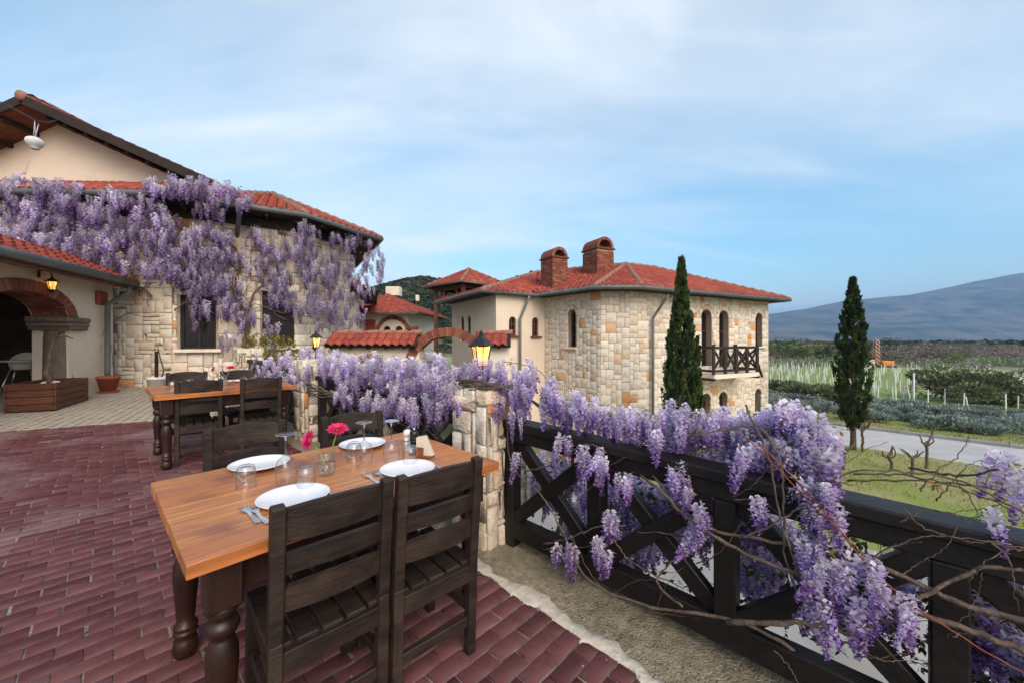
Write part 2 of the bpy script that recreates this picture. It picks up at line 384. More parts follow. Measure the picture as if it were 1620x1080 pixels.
class MB:
    def __init__(s):
        s.v = []; s.f = []; s.sm = []; s.r = []
        s.M = None
    def add(s, vs, fs, smooth=False, r=0.5):
        b = len(s.v)
        for v in vs:
            v = Vector(v)
            s.v.append(tuple(s.M @ v) if s.M else tuple(v)); s.r.append(r)
        for f in fs:
            s.f.append(tuple(b + i for i in f)); s.sm.append(smooth)
        return s
    def box(s, c, d, rz=0.0, bev=0.0, r=0.5, mtx=None):
        x, y, z = d[0] / 2, d[1] / 2, d[2] / 2
        if bev <= 0:
            vs = [(i * x, j * y, k * z) for k in (-1, 1) for j in (-1, 1) for i in (-1, 1)]
            fs = [(0, 2, 3, 1), (4, 5, 7, 6), (0, 1, 5, 4), (2, 6, 7, 3), (0, 4, 6, 2), (1, 3, 7, 5)]
        else:
            b = min(bev, x * .9, y * .9, z * .9)
            vs = []; idx = {}
            for k in (-1, 1):
                for j in (-1, 1):
                    for i in (-1, 1):
                        for a in range(3):
                            p = [i * x, j * y, k * z]
                            for q in range(3):
                                if q != a: p[q] -= (i, j, k)[q] * b
                            idx[(i, j, k, a)] = len(vs); vs.append(p)
            fs = []
            for a in range(3):
                o1, o2 = (a + 1) % 3, (a + 2) % 3
                for sgn in (-1, 1):
                    q = []
                    for (p1, p2) in ((-1, -1), (1, -1), (1, 1), (-1, 1)):
                        t = [0, 0, 0]; t[a] = sgn; t[o1] = p1; t[o2] = p2
                        q.append(idx[(t[0], t[1], t[2], a)])
                    fs.append(tuple(q) if sgn > 0 else tuple(reversed(q)))
            for a in range(3):          # edges along axis a
                o1, o2 = (a + 1) % 3, (a + 2) % 3
                for p1 in (-1, 1):
                    for p2 in (-1, 1):
                        q = []
                        for (e, ax) in ((-1, o1), (1, o1), (1, o2), (-1, o2)):
                            t = [0, 0, 0]; t[a] = e; t[o1] = p1; t[o2] = p2
                            q.append(idx[(t[0], t[1], t[2], ax)])
                        fs.append(tuple(q) if p1 * p2 > 0 else tuple(reversed(q)))
            for i in (-1, 1):
                for j in (-1, 1):
                    for k in (-1, 1):
                        q = [idx[(i, j, k, a)] for a in range(3)]
                        fs.append(tuple(q) if i * j * k > 0 else tuple(reversed(q)))
        m = Matrix.Translation(c) @ (mtx if mtx is not None else Matrix.Rotation(rz, 4, 'Z'))
        return s.add([m @ Vector(v) for v in vs], fs, r=r)
    def bar(s, a, b, wd, th, bev=0.004, up=(0, 0, 1), r=0.5):
        """beam from a to b; wd across (horizontal), th along up"""
        a, b = Vector(a), Vector(b)
        x = (b - a); ln = x.length; x.normalize()
        y = Vector(up).cross(x)
        if y.length < 1e-5: y = Vector((0, 1, 0)).cross(x)
        y.normalize(); z = x.cross(y)
        m = Matrix((x, y, z)).transposed().to_4x4()
        return s.box((a + b) / 2, (ln, wd, th), bev=bev, mtx=m, r=r)
    def tube(s, pts, rad, n=6, cap=True, smooth=True):
        pts = [Vector(p) for p in pts]
        k = len(pts)
        if not hasattr(rad, '__len__'): rad = [rad] * k
        t0 = (pts[1] - pts[0]).normalized()
        a = Vector((0, 0, 1)) if abs(t0.z) < 0.9 else Vector((1, 0, 0))
        u = t0.cross(a).normalized()
        vs = []
        for i, p in enumerate(pts):
            t = (pts[min(i + 1, k - 1)] - pts[max(i - 1, 0)])
            t = t.normalized() if t.length > 1e-9 else t0
            u = (u - t * u.dot(t))
            u = u.normalized() if u.length > 1e-6 else t.orthogonal().normalized()
            v = t.cross(u)
            for j in range(n):
                an = 2 * math.pi * j / n
                vs.append(p + (u * math.cos(an) + v * math.sin(an)) * rad[i])
        fs = []
        for i in range(k - 1):
            for j in range(n):
                j2 = (j + 1) % n
                fs.append((i * n + j, i * n + j2, (i + 1) * n + j2, (i + 1) * n + j))
        if cap:
            fs.append(tuple(reversed(range(n)))); fs.append(tuple((k - 1) * n + j for j in range(n)))
        return s.add(vs, fs, smooth)
    def lathe(s, prof, n=20, c=(0, 0, 0), smooth=True, sq=None):
        vs = []
        for (r_, z_) in prof:
            for j in range(n):
                an = 2 * math.pi * j / n
                vs.append((c[0] + r_ * math.cos(an), c[1] + r_ * math.sin(an), c[2] + z_))
        fs = []
        for i in range(len(prof) - 1):
            for j in range(n):
                j2 = (j + 1) % n
                fs.append((i * n + j, i * n + j2, (i + 1) * n + j2, (i + 1) * n + j))
        return s.add(vs, fs, smooth)
    def prism(s, poly, z0, z1):
        n = len(poly)
        vs = [(p[0], p[1], z0) for p in poly] + [(p[0], p[1], z1) for p in poly]
        fs = [tuple(reversed(range(n))), tuple(range(n, 2 * n))] + [(i, (i + 1) % n, n + (i + 1) % n, n + i) for i in range(n)]
        return s.add(vs, fs)
    def build(s, name, m, parent=None, world=False, loc=None, rattr=False):
        me = bpy.data.meshes.new(name)
        v = s.v
        if world and parent is not None:
            l = parent.location
            v = [(a - l.x, b - l.y, c - l.z) for a, b, c in v]
        me.from_pydata(v, [], s.f)
        me.polygons.foreach_set('use_smooth', s.sm)
        if rattr:
            a = me.attributes.new('rnd', 'FLOAT', 'POINT'); a.data.foreach_set('value', s.r)
        me.update()
        return link(name, me, m, parent, loc)
def smoothstep(x, a, b):
    t = min(1, max(0, (x - a) / (b - a)))
    return t * t * (3 - 2 * t)

# ================================================================== SETTING
P0 = Vector((-0.03, 2.72))                       # fence line, at the near pillar
DF = Vector((0.727, -0.687)).normalized()        # along the fence towards the camera's right
NF = Vector((-DF.y, DF.x))                       # outward from the terrace
def fence_pt(t, off=0.0):
    p = P0 + DF * t + NF * off
    return p
def struct(o): return tag(o, kind='structure')

# ---- lower ground: one sheet to the horizon, rising on the left behind the terrace
def ground_z(x, y):
    k = 1 - smoothstep(x, -2.0, 4.0)
    k *= 1 - smoothstep(y, 26, 60)
    return -2.7 + 1.55 * k
def axis(lim, near, fine):
    a = list(np.arange(-near, near + 1e-6, fine)); v = near; st = fine
    while v < lim:
        st *= 1.35; v += st; a.append(v); a.insert(0, -v)
    return a
XS = axis(7000, 40, 2.0); YS = [y for y in axis(6000, 60, 2.0) if y > -300]
V = [(x, y, ground_z(x, y)) for y in YS for x in XS]
nx = len(XS)
Fq = np.array([(j * nx + i, j * nx + i + 1, (j + 1) * nx + i + 1, (j + 1) * nx + i) for j in range(len(YS) - 1) for i in range(nx - 1)])
struct(link('ground', npmesh('ground', V, Fq, True), 'plain'))

# road frame: direction and normal
DR = Vector((0.66, -0.75)).normalized(); NR = Vector((0.75, 0.66)).normalized()
def rp(o, s): return NR * o + DR * s            # offset across, distance along
GZ = -2.7
def sheet(name, o0, o1, s0, s1, z, m, ns=40, wob=0.0, no=2):
    V, Fc = [], []
    r_ = random.Random(hash(name) % 1000)
    for i in range(ns + 1):
        s = s0 + (s1 - s0) * i / ns
        for j in range(no + 1):
            o = o0 + (o1 - o0) * j / no
            if wob and j in (0, no): o += math.sin(s * 0.9 + j) * wob + r_.uniform(-wob, wob) * 0.6
            p = rp(o, s); V.append((p.x, p.y, max(z, ground_z(p.x, p.y) + z - GZ)))
    for i in range(ns):
        for j in range(no):
            a = i * (no + 1) + j
            Fc.append((a, a + no + 1, a + no + 2, a + 1))
    return struct(link(name, npmesh(name, V, np.array(Fc)), m))
sheet('courtyard_pavement', -6, 10.4, -30, 40, GZ + 0.012, 'pale_concrete')
sheet('paving_band', 8.9, 9.7, -30, 40, GZ + 0.018, 'pink_paving')
sheet('grass_verge', 10.3, 19.9, -30, 40, GZ + 0.03, 'grass', wob=0.08)
sheet('road', 19.85, 24.25, -60, 60, GZ + 0.022, 'road', 60)
sheet('lavender_bed', 24.4, 33.5, -40, 60, GZ + 0.05, 'grass')
sheet('vineyard_field', 33.4, 92, -90, 90, GZ + 0.025, 'field', 60, no=12)
ka, kb = rp(24.33, -22.5), rp(24.33, 22.5)
kerb = struct(MB().bar((ka.x, ka.y, GZ), (kb.x, kb.y, GZ), .22, .08, 0).build('kerb', 'kerb'))
km = MB().box((0, 0, 0.07), (0.985, 0.18, 0.17), bev=0.015); kme = None
for i in range(-22, 22):
    p = rp(24.33, i * 1.0)
    if kme is None:
        o = km.build('kerb_stone', 'kerb', kerb); kme = o.data
    else:
        o = link('kerb_stone', kme, None, kerb)
    o.location = (p.x, p.y, GZ); o.rotation_euler = (0, 0, math.atan2(DR.y, DR.x) + rnd.uniform(-.004, .004))

# ---- terrace slab
far = fence_pt(-10.6, 0.28)
poly = [fence_pt(6, .28), far, Vector((-7.6, 10.2)), Vector((-15, 10.2)), Vector((-15, -6)), Vector((2, -6))]
V = [(p.x, p.y, FL(p.x, p.y) - 0.007) for p in poly] + [(p.x, p.y, -3.2) for p in poly]
n = len(poly)
me = bpy.data.meshes.new('terrace')
me.from_pydata(V, [], [tuple(range(n)), tuple(reversed(range(n, 2 * n)))] + [(i, n + i, n + (i + 1) % n, (i + 1) % n) for i in range(n)])
terrace = struct(link('terrace', me, 'joint'))

EDGE = -0.335                                     # paver edge, measured from the fence line
bA, bB = Vector((-6.92, 5.21)), Vector((-5.57, 6.02))
bn = Vector((-(bB - bA).y, (bB - bA).x)).normalized()
def in_red(p): return (p - P0).dot(NF) < EDGE + .035 and (p - bA).dot(bn) < -0.02
def proj(p, z):
    return 810 + F * p.x / p.y, 540 - F * (z - HC) / p.y

def paver_mesh(l, w_, top, bev):
    l /= 2; w_ /= 2
    ring = lambda a, b, z: [(-a, -b, z), (a, -b, z), (a, b, z), (-a, b, z)]
    v = ring(l, w_, -0.03) + ring(l, w_, top - bev * 0.7) + ring(l - bev, w_ - bev, top)
    f = [(8, 9, 10, 11)]
    for k in (0, 4):
        for i in range(4):
            j = (i + 1) % 4
            f.append((k + i, k + j, k + 4 + j, k + 4 + i))
    return np.array(v, float), np.array(f)
PL, PW = 0.184, 0.092
fl_eul = Matrix(((U1.x, U2.x, -0.028 * U2.x), (U1.y, U2.y, -0.028 * U2.y), (0, 0.028, 1))).to_euler()
pav = []
for j in range(-30, 150):
    for i in range(-70, 70):
        a = (i + 0.5 * (j % 2)) * PL + rnd.uniform(-.004, .004); b = j * PW + rnd.uniform(-.002, .002)
        p = P0 + U1 * a + U2 * b
        if p.y < 0.45 or not in_red(p): continue
        z = FL(p.x, p.y)
        x_, y_ = proj(p, z)
        if x_ < -500 or x_ > 1700 or y_ > 1500: continue
        vis = (0 <= x_ <= 1620 and y_ < 1085)
        # hidden under the near table and chairs
        d_ = (p - P0).dot(NF); half = False
        if d_ + PL / 2 > EDGE + .035:
            if d_ > EDGE + .03: continue
            p = p - U1 * (PL / 4); half = True; z = FL(p.x, p.y)
        pav.append((p, z, (vis, half), (.6 if half else 1.0) / (p.length ** 2 + 1.9) if vis else 0))
# rows next to the mortar edge are cut to the edge
pav.sort(key=lambda t: -t[3])
variants = []
for k in range(24):
    r_ = random.Random(k)
    v, f = paver_mesh(PL - 0.0035 - (r_.uniform(.004, .011) if k % 3 == 0 else r_.uniform(0, .004)), PW - 0.0065 - r_.uniform(0, .003), 0.0, 0.003)
    v[8:, :2] += np.array([[r_.uniform(-.002, .002), r_.uniform(-.002, .002)] for _ in range(4)])
    v[8:, 2] += [r_.uniform(-.0008, .0008) for _ in range(4)]
    variants.append((v, f, min(1, max(0, r_.gauss(.48, .25)))))
vme = [npmesh('paver', v, f, rndv=[r_] * 12) for v, f, r_ in variants]
Rm = np.array(fl_eul.to_matrix())
JV, JF, JR = [], [], []
for k, (p, z, vis, sc) in enumerate(pav):
    q = rnd.randrange(24); dz = rnd.uniform(-.002, .0015); yaw = rnd.uniform(-.012, .012)
    if k < 300:
        o = link('paver', vme[q], 'paver', terrace, (p.x, p.y, z + dz))
        e = fl_eul.copy(); e.z += yaw; o.rotation_euler = e
        if vis[1]: o.scale = (.49, 1, 1)
    else:
        c, s = math.cos(yaw), math.sin(yaw)
        v, f, r_ = variants[q]
        if vis[1]: v = v * np.array((.49, 1, 1))
        vv = v @ np.array(((c, s, 0), (-s, c, 0), (0, 0, 1))) @ Rm.T + np.array((p.x, p.y, z + dz))
        JF.append(f + 12 * len(JV)); JV.append(vv); JR += [min(1, max(0, r_ + rnd.uniform(-.15, .15)))] * 12
o = link('paver_field', npmesh('paver_field', np.concatenate(JV), np.concatenate(JF), rndv=JR), 'paver', terrace)
o['kind'] = 'stuff'

# beige setts with dark corner gaps
q4 = [bA + (bB - bA).normalized() * a_ + bn * b_ for a_, b_ in ((-7, .02), (7.5, .02), (7.5, 8), (-7, 8))]
struct(link('sett_bed', npmesh('sett_bed', [(q.x, q.y, FL(q.x, q.y) - .004) for q in q4], np.array([(0, 1, 2, 3)])), 'soil'))
JV, JF, JR = [], [], []
S = 0.125
cnt = 0
for j in range(-6, 62):
    for i in range(-90, 60):
        p = bA + (bB - bA).normalized() * (i * S) + bn * (j * S + 0.06)
        if (p - P0).dot(NF) > -0.25 or p.x < -12.5 or p.y > 9.6 or p.y < 1: continue
        if (p - bA).dot(bn) < 0: continue
        h = S / 2 - 0.0006; k = 0.034
        z = FL(p.x, p.y)
        u, v_ = (bB - bA).normalized(), bn
        oct_ = [(-h + k, -h), (h - k, -h), (h, -h + k), (h, h - k), (h - k, h), (-h + k, h), (-h, h - k), (-h, -h + k)]
        dz = rnd.uniform(-.003, .002)
        vs = []
        for zz, ins in ((-0.03, 1), (-0.002, 1), (0.0, .95)):
            for (a, b) in oct_:
                q = p + u * a * ins + v_ * b * ins; vs.append((q.x, q.y, FL(q.x, q.y) + zz + dz))
        base = 24 * cnt
        JV += vs; cnt += 1
        for r0 in (0, 8):
            JF += [(base + r0 + e, base + r0 + (e + 1) % 8, base + r0 + 8 + (e + 1) % 8, base + r0 + 8 + e) for e in range(8)]
        JF += [(base + 16, base + 17, base + 18, base + 19), (base + 16, base + 19, base + 20, base + 23), (base + 20, base + 21, base + 22, base + 23)]
o = link('beige_sett_field', npmesh('beige_setts', np.array(JV), np.array(JF)), 'beige_paving', terrace)
o['kind'] = 'stuff'

# strip of earth and old concrete along the fence
def hnoise(x, y, s=1.0):
    return (math.sin(x * 3.1 * s + 1.3) * math.cos(y * 2.7 * s - .4) + .5 * math.sin(x * 7.3 * s + y * 5.1 * s) + .3 * math.sin(x * 17.7 * s - y * 13.1 * s) + .2 * math.sin(x * 31 * s + y * 37 * s)) / 2
V, Fc = [], []
ts = np.arange(-10.4, 5.0, 0.05); os_ = np.linspace(EDGE - 0.01, 0.27, 17)
for t in ts:
    for o_ in os_:
        p = fence_pt(t, o_)
        e = (o_ - os_[0]) / (os_[-1] - os_[0])
        V.append((p.x, p.y, FL(p.x, p.y) - 0.003 + 0.012 * smoothstep(e, 0.02, .35) + 0.016 * hnoise(p.x, p.y, 2.2) * smoothstep(e, 0.05, .3) + rnd.uniform(-.003, .003)))
nn = len(os_)
Fc = np.array([(i * nn + j, (i + 1) * nn + j, (i + 1) * nn + j + 1, i * nn + j + 1) for i in range(len(ts) - 1) for j in range(nn - 1)])
struct(link('earth_strip', npmesh('earth_strip', V, Fc, True), 'strip'))
# ragged mortar edge
V = []
ts = np.arange(-2.2, 4.5, 0.025)
for t in ts:
    wv = 0.5 + 0.5 * math.sin(t * 9.1) * math.cos(t * 4.3 + 1)
    a = EDGE - 0.05 + 0.035 * hnoise(t, 1.7, 5) + rnd.uniform(-.01, .01)
    b = EDGE + 0.005 + 0.085 * wv ** 1.6 + 0.03 * hnoise(t, 5.0, 6) + rnd.uniform(-.008, .008)
    for e, h in ((0, -0.008), (.06, 0.0005), (.5, .002 + rnd.uniform(-.001, .001)), (.93, .004 + rnd.uniform(-.002, .002)), (1, -0.008)):
        p = fence_pt(t, a + (b - a) * e); V.append((p.x, p.y, FL(p.x, p.y) + h))
Fc = np.array([(i * 5 + j, (i + 1) * 5 + j, (i + 1) * 5 + j + 1, i * 5 + j + 1) for i in range(len(ts) - 1) for j in range(4)])
struct(link('mortar_edge', npmesh('mortar_edge', V, Fc, False), 'mortar_edge'))

# small litter: grit on the strip, moss tufts and petals in the joints
def scatter(name, pts, smin, smax, m, cols=None, flat=0.5, parent=None, kind='stuff'):
    base = np.array([(1, 0, 0), (-.5, .87, 0), (-.5, -.87, 0), (0.1, 0, 1.0)])
    tri = np.array([(0, 1, 3), (1, 2, 3), (2, 0, 3)])
    V, Fc, Cc = [], [], []
    for k, p in enumerate(pts):
        s = rnd.uniform(smin, smax); a = rnd.uniform(0, 6.3)
        c, si = math.cos(a), math.sin(a)
        v = base * np.array([s, s * rnd.uniform(.5, 1), s * flat * rnd.uniform(.5, 1.2)])
        v = v @ np.array(((c, si, 0), (-si, c, 0), (0, 0, 1))) + np.array(p)
        V.append(v); Fc.append(tri + 4 * k)
        if cols: Cc.append(np.tile(np.array(rnd.choice(cols)), (4, 1)))
    me = npmesh(name, np.concatenate(V), np.concatenate(Fc), col=np.concatenate(Cc) if cols else None)
    return tag(link(name, me, m, parent), kind=kind)
pts = []
for _ in range(7000):
    p = fence_pt(rnd.uniform(-3, 3.2), rnd.uniform(EDGE + .06, .15)); pts.append((p.x, p.y, FL(p.x, p.y) + 0.004))
g = scatter('grit', pts, .0015, .008, 'leaf', [(.55, .5, .42), (.3, .24, .16), (.14, .09, .06), (.1, .07, .05), (.62, .58, .6), (.4, .3, .2)], .5)
tag(g, 'scattered grit, twigs and fallen petals along the fence strip', 'litter')
pts = []
for (p, z, vis, sc) in pav:
    if not vis[0] or vis[1] or rnd.random() < .45: continue
    for _ in range(rnd.randint(1, 4)):
        q = p + U1 * (PL / 2 + rnd.uniform(-.004, .004)) + U2 * rnd.uniform(-.045, .045)
        pts.append((q.x, q.y, z - 0.006))
g = scatter('joint_moss', pts, .004, .010, 'leaf', [(.13, .15, .05), (.2, .19, .07), (.32, .28, .16), (.09, .08, .05)], 1.0)
tag(g, 'tiny moss and weeds growing in the paver joints', 'moss')
pts = []
for _ in range(340):
    p = Vector((rnd.uniform(-6.5, .6), rnd.uniform(.9, 6))); 
    if in_red(p): pts.append((p.x, p.y, FL(p.x, p.y) + .001))
g = scatter('fallen_petals', pts, .003, .009, 'leaf', [(.7, .66, .7), (.6, .5, .62), (.66, .6, .45)], .3)
tag(g, 'pale fallen petals strewn over the red pavers', 'petals')

# ================================================================== MASONRY
def stone_piece(w_, h_, dep, jit, r_, nsub=3):
    """rounded irregular block in local u (x), out (y), v (z); front at y=dep"""
    c = min(w_, h_) * r_.uniform(.03, .10)
    hw, hh = w_ / 2, h_ / 2
    o = [(-hw + c, -hh), (hw - c, -hh), (hw, -hh + c), (hw, hh - c), (hw - c, hh), (-hw + c, hh), (-hw, hh - c), (-hw, -hh + c)]
    o = [(a + r_.uniform(-jit, jit), b + r_.uniform(-jit, jit)) for a, b in o]
    v = [(a, -0.03, b) for a, b in o] + [(a, dep * .6, b) for a, b in o]
    ins = min(.010, dep * .5)
    v += [(a * (1 - ins / hw), dep * r_.uniform(.8, 1.2), b * (1 - ins / hh)) for a, b in o]
    tx, tz = r_.uniform(-.3, .3), r_.uniform(-.3, .3)
    v.append((hw * tx, dep * r_.uniform(.85, 1.2), hh * tz))
    f = []
    for k in (0, 8):
        for i in range(8):
            j = (i + 1) % 8
            f += [(k + i, k + j, k + 8 + j), (k + i, k + 8 + j, k + 8 + i)]
    f += [(16 + i, 16 + (i + 1) % 8, 24) for i in range(8)]
    return np.array(v), np.array(f)
def op_top(o, u):
    if abs(u - o['u']) > o['w'] / 2: return None
    if not o.get('arch', True): return o['top']
    r_ = o['w'] / 2
    return o['top'] - r_ + math.sqrt(max(0, r_ * r_ - (u - o['u']) ** 2))
class Wall:
    def __init__(s, P, Q, z0, z1, ops=()):
        s.P, s.Q = Vector(P), Vector(Q); s.z0, s.z1 = z0, z1; s.ops = list(ops)
        s.d = (s.Q - s.P); s.L = s.d.length; s.d.normalize()
        s.n = Vector((s.d.y, -s.d.x))                     # outward when P is left of Q as seen from outside
    def pt(s, u, out, z):
        p = s.P + s.d * u + s.n * out
        return (p.x, p.y, z)
    def core(s, mb, depth=0.32):
        br = {0, s.L}
        for o in s.ops:
            for k in range(13): br.add(o['u'] - o['w'] / 2 + o['w'] * k / 12)
        br = sorted(b for b in br if -1e-6 <= b <= s.L + 1e-6)
        for a, b in zip(br[:-1], br[1:]):
            m_ = (a + b) / 2
            os_ = sorted((o for o in s.ops if abs(m_ - o['u']) < o['w'] / 2), key=lambda o: o['sill'])
            la = lb = s.z0
            for o in os_:
                ta = op_top(o, max(a, o['u'] - o['w'] / 2 + 1e-6)) or op_top(o, m_); tb = op_top(o, min(b, o['u'] + o['w'] / 2 - 1e-6)) or op_top(o, m_)
                if o['sill'] > max(la, lb) + .01:
                    mb.add([s.pt(a, 0, la), s.pt(b, 0, lb), s.pt(b, 0, o['sill']), s.pt(a, 0, o['sill'])], [(0, 1, 2, 3)])
                mb.add([s.pt(a, 0, ta), s.pt(a, -depth, ta), s.pt(b, -depth, tb), s.pt(b, 0, tb)], [(0, 1, 2, 3)])
                mb.add([s.pt(a, 0, o['sill']), s.pt(b, 0, o['sill']), s.pt(b, -depth, o['sill']), s.pt(a, -depth, o['sill'])], [(0, 1, 2, 3)])
                la, lb = ta, tb
            mb.add([s.pt(a, 0, la), s.pt(b, 0, lb), s.pt(b, 0, s.z1), s.pt(a, 0, s.z1)], [(0, 1, 2, 3)])
        for o in s.ops:
            for sg in (-1, 1):
                u = o['u'] + sg * o['w'] / 2
                t = op_top(o, u - sg * 1e-6)
                q = [s.pt(u, 0, o['sill']), s.pt(u, -depth, o['sill']), s.pt(u, -depth, t), s.pt(u, 0, t)]
                mb.add(q if sg < 0 else q[::-1], [(0, 1, 2, 3)])
        return mb
    def stones(s, cell, dep, jit, seed, wr=(2, 5), hr=(2, 4), ring=0.17, gap=0.012):
        r_ = random.Random(seed)
        nu, nv = max(1, round(s.L / cell)), max(1, round((s.z1 - s.z0) / cell))
        cu, cv = s.L / nu, (s.z1 - s.z0) / nv
        occ = np.zeros((nu, nv), bool)
        for i in range(nu):
            for j in range(nv):
                u, z = (i + .5) * cu, s.z0 + (j + .5) * cv
                for o in s.ops:
                    g = ring if o.get('arch', True) else 0.0
                    if abs(u - o['u']) < o['w'] / 2 + .01 and o['sill'] < z < (o['top'] if not o.get('arch', True) else o['top'] - o['w'] / 2): occ[i, j] = True
                    if o.get('arch', True):
                        sp = o['top'] - o['w'] / 2
                        if z >= sp and math.hypot(u - o['u'], z - sp) < o['w'] / 2 + g: occ[i, j] = True
                    elif o.get('lintel') and abs(u - o['u']) < o['w'] / 2 + .1 and o['top'] <= z < o['top'] + .2: occ[i, j] = True
        res = []
        def put(u, z, w_, h_, ang=0.0):
            v, f = stone_piece(w_ - gap, h_ - gap, dep * r_.uniform(.6, 1.25), jit, r_)
            c, si = math.cos(ang), math.sin(ang)
            x = v[:, 0] * c - v[:, 2] * si; zz = v[:, 0] * si + v[:, 2] * c
            uu = u + x
            V = np.stack([s.P.x + s.d.x * uu + s.n.x * v[:, 1], s.P.y + s.d.y * uu + s.n.y * v[:, 1], z + zz], 1)
            t = r_.random()
            rr = r_.uniform(.25, .66) if t < .76 else (r_.uniform(0, .25) if t < .84 else (r_.uniform(.62, .84) if t < .96 else r_.uniform(.84, 1)))
            res.append((w_ * h_, V, f, rr))
        for j in range(nv):
            for i in range(nu):
                if occ[i, j]: continue
                w_ = r_.randint(*wr); h_ = r_.randint(*hr)
                if r_.random() < .3: w_, h_ = max(1, h_ - 1), min(hr[1], w_)
                k = 1
                while k < w_ and i + k < nu and not occ[i + k, j]: k += 1
                w_ = k
                if i + w_ < nu and not occ[i + w_, j] and (i + w_ + 1 >= nu or occ[i + w_ + 1, j]) : w_ += 1
                k = 1
                while k < h_ and j + k < nv and not occ[i:i + w_, j + k].any(): k += 1
                h_ = k
                occ[i:i + w_, j:j + h_] = True
                put((i + w_ / 2) * cu, s.z0 + (j + h_ / 2) * cv, w_ * cu, h_ * cv)
        for o in s.ops:
            if o.get('arch', True):
                sp = o['top'] - o['w'] / 2; rr = o['w'] / 2 + ring / 2
                nvs = max(5, round(math.pi * rr / .17))
                for k in range(nvs):
                    an = math.pi * (k + .5) / nvs
                    put(o['u'] + rr * math.cos(an), sp + rr * math.sin(an), math.pi * rr / nvs, ring, an - math.pi / 2)
            elif o.get('lintel'):
                put(o['u'], o['top'] + .1, o['w'] + .2, .2)
        return res
def add_stones(parent, lst, m='stone', nmax=300, vis=None):
    """largest showing ones become stones of their own, the rest one joined field"""
    def key(t):
        c = t[1].mean(0)
        return -t[0] / max(1, c[1]) ** 2 * (1 if vis is None or vis(c) else 0.01)
    lst = sorted(lst, key=key)
    l = np.array(parent.location)
    for (a, V, f, r_) in lst[:nmax]:
        c = V.mean(0)
        o = link('stone', npmesh('stone', V - c, f, rndv=[r_] * len(V)), m, parent, Vector(c - l))
    if len(lst) > nmax:
        JV, JF, JR = [], [], []; b = 0
        for (a, V, f, r_) in lst[nmax:]:
            JV.append(V - l); JF.append(f + b); b += len(V); JR += [r_] * len(V)
        o = link('stone_field', npmesh('stone_field', np.concatenate(JV), np.concatenate(JF), rndv=JR), m, parent)
        o['kind'] = 'stuff'
def window(parent, W, o, depth=0.24, mull=True, fr=0.05, fm='window_frame', cols=2, rows=3, gm='window_glass'):
    g = MB(); N = 12
    hw = o['w'] / 2
    arch = o.get('arch', True)
    def outline(ins):
        a = hw - ins; top = o['top'] - ins
        pts = [(o['u'] - a, o['sill'] + ins), (o['u'] + a, o['sill'] + ins)]
        if arch:
            sp = o['top'] - hw
            pts += [(o['u'] + a * math.cos(math.pi * k / N), sp + a * math.sin(math.pi * k / N)) for k in range(N + 1)]
        else:
            pts += [(o['u'] + a, top), (o['u'] - a, top)]
        return pts
    po, pi_ = outline(0.0), outline(fr)
    g.add([W.pt(u, -depth, z) for u, z in po], [tuple(range(len(po)))])
    win = g.build('window', gm, parent, world=True)
    f = MB(); n = len(po)
    vs = [W.pt(u, -depth + .05, z) for u, z in po] + [W.pt(u, -depth + .05, z) for u, z in pi_] + [W.pt(u, -depth + .003, z) for u, z in pi_]
    fs = []
    for i in range(n):
        j = (i + 1) % n
        fs += [(i, j, n + j, n + i), (n + i, n + j, 2 * n + j, 2 * n + i)]
    f.add(vs, fs)
    if mull:
        z0, z1 = o['sill'] + fr, (o['top'] - fr)
        up = Vector((W.n.x, W.n.y, 0))
        for c in range(1, cols):
            u = o['u'] - hw + o['w'] * c / cols
            f.bar(W.pt(u, -depth + .02, z0), W.pt(u, -depth + .02, z1 if not arch or abs(u - o['u']) < .01 else o['top'] - hw), .035, .035, 0, up=up)
        for r_ in range(1, rows):
            z = o['sill'] + (o['top'] - (hw * .4 if arch else 0) - o['sill']) * r_ / rows
            f.bar(W.pt(o['u'] - hw + fr * .5, -depth + .018, z), W.pt(o['u'] + hw - fr * .5, -depth + .018, z), .03, .03, 0)
    fo = f.build('frame', fm, win)
    fo.data.transform(Matrix.Translation(-parent.location))
    return win

# ---- roof tiles
def in_poly(x, y, P):
    c = False; j = len(P) - 1
    for i in range(len(P)):
        if (P[i][1] > y) != (P[j][1] > y) and x < (P[j][0] - P[i][0]) * (y - P[i][1]) / (P[j][1] - P[i][1]) + P[i][0]: c = not c
        j = i
    return c
TW, TL = 0.23, 0.34
def tile_shape(tw, tl):
    v = []
    for k, (y, dz) in enumerate(((0, .028), (tl * 1.12, .0))):
        for i in range(9):
            x = tw * (i / 8 - .5)
            v.append((x, y, dz + .066 * (.5 + .5 * math.cos(2 * math.pi * i / 8 + math.pi)) ** 0.8))
    for i in range(9): v.append((v[i][0], 0.0, v[i][2] - .03))
    f = [(i, i + 1, 10 + i, 9 + i) for i in range(8)] + [(18 + i, 19 + i, i + 1, i) for i in range(8)]
    return np.array(v), np.array(f)
TV, TF = tile_shape(TW, TL)
tile_meshes = []
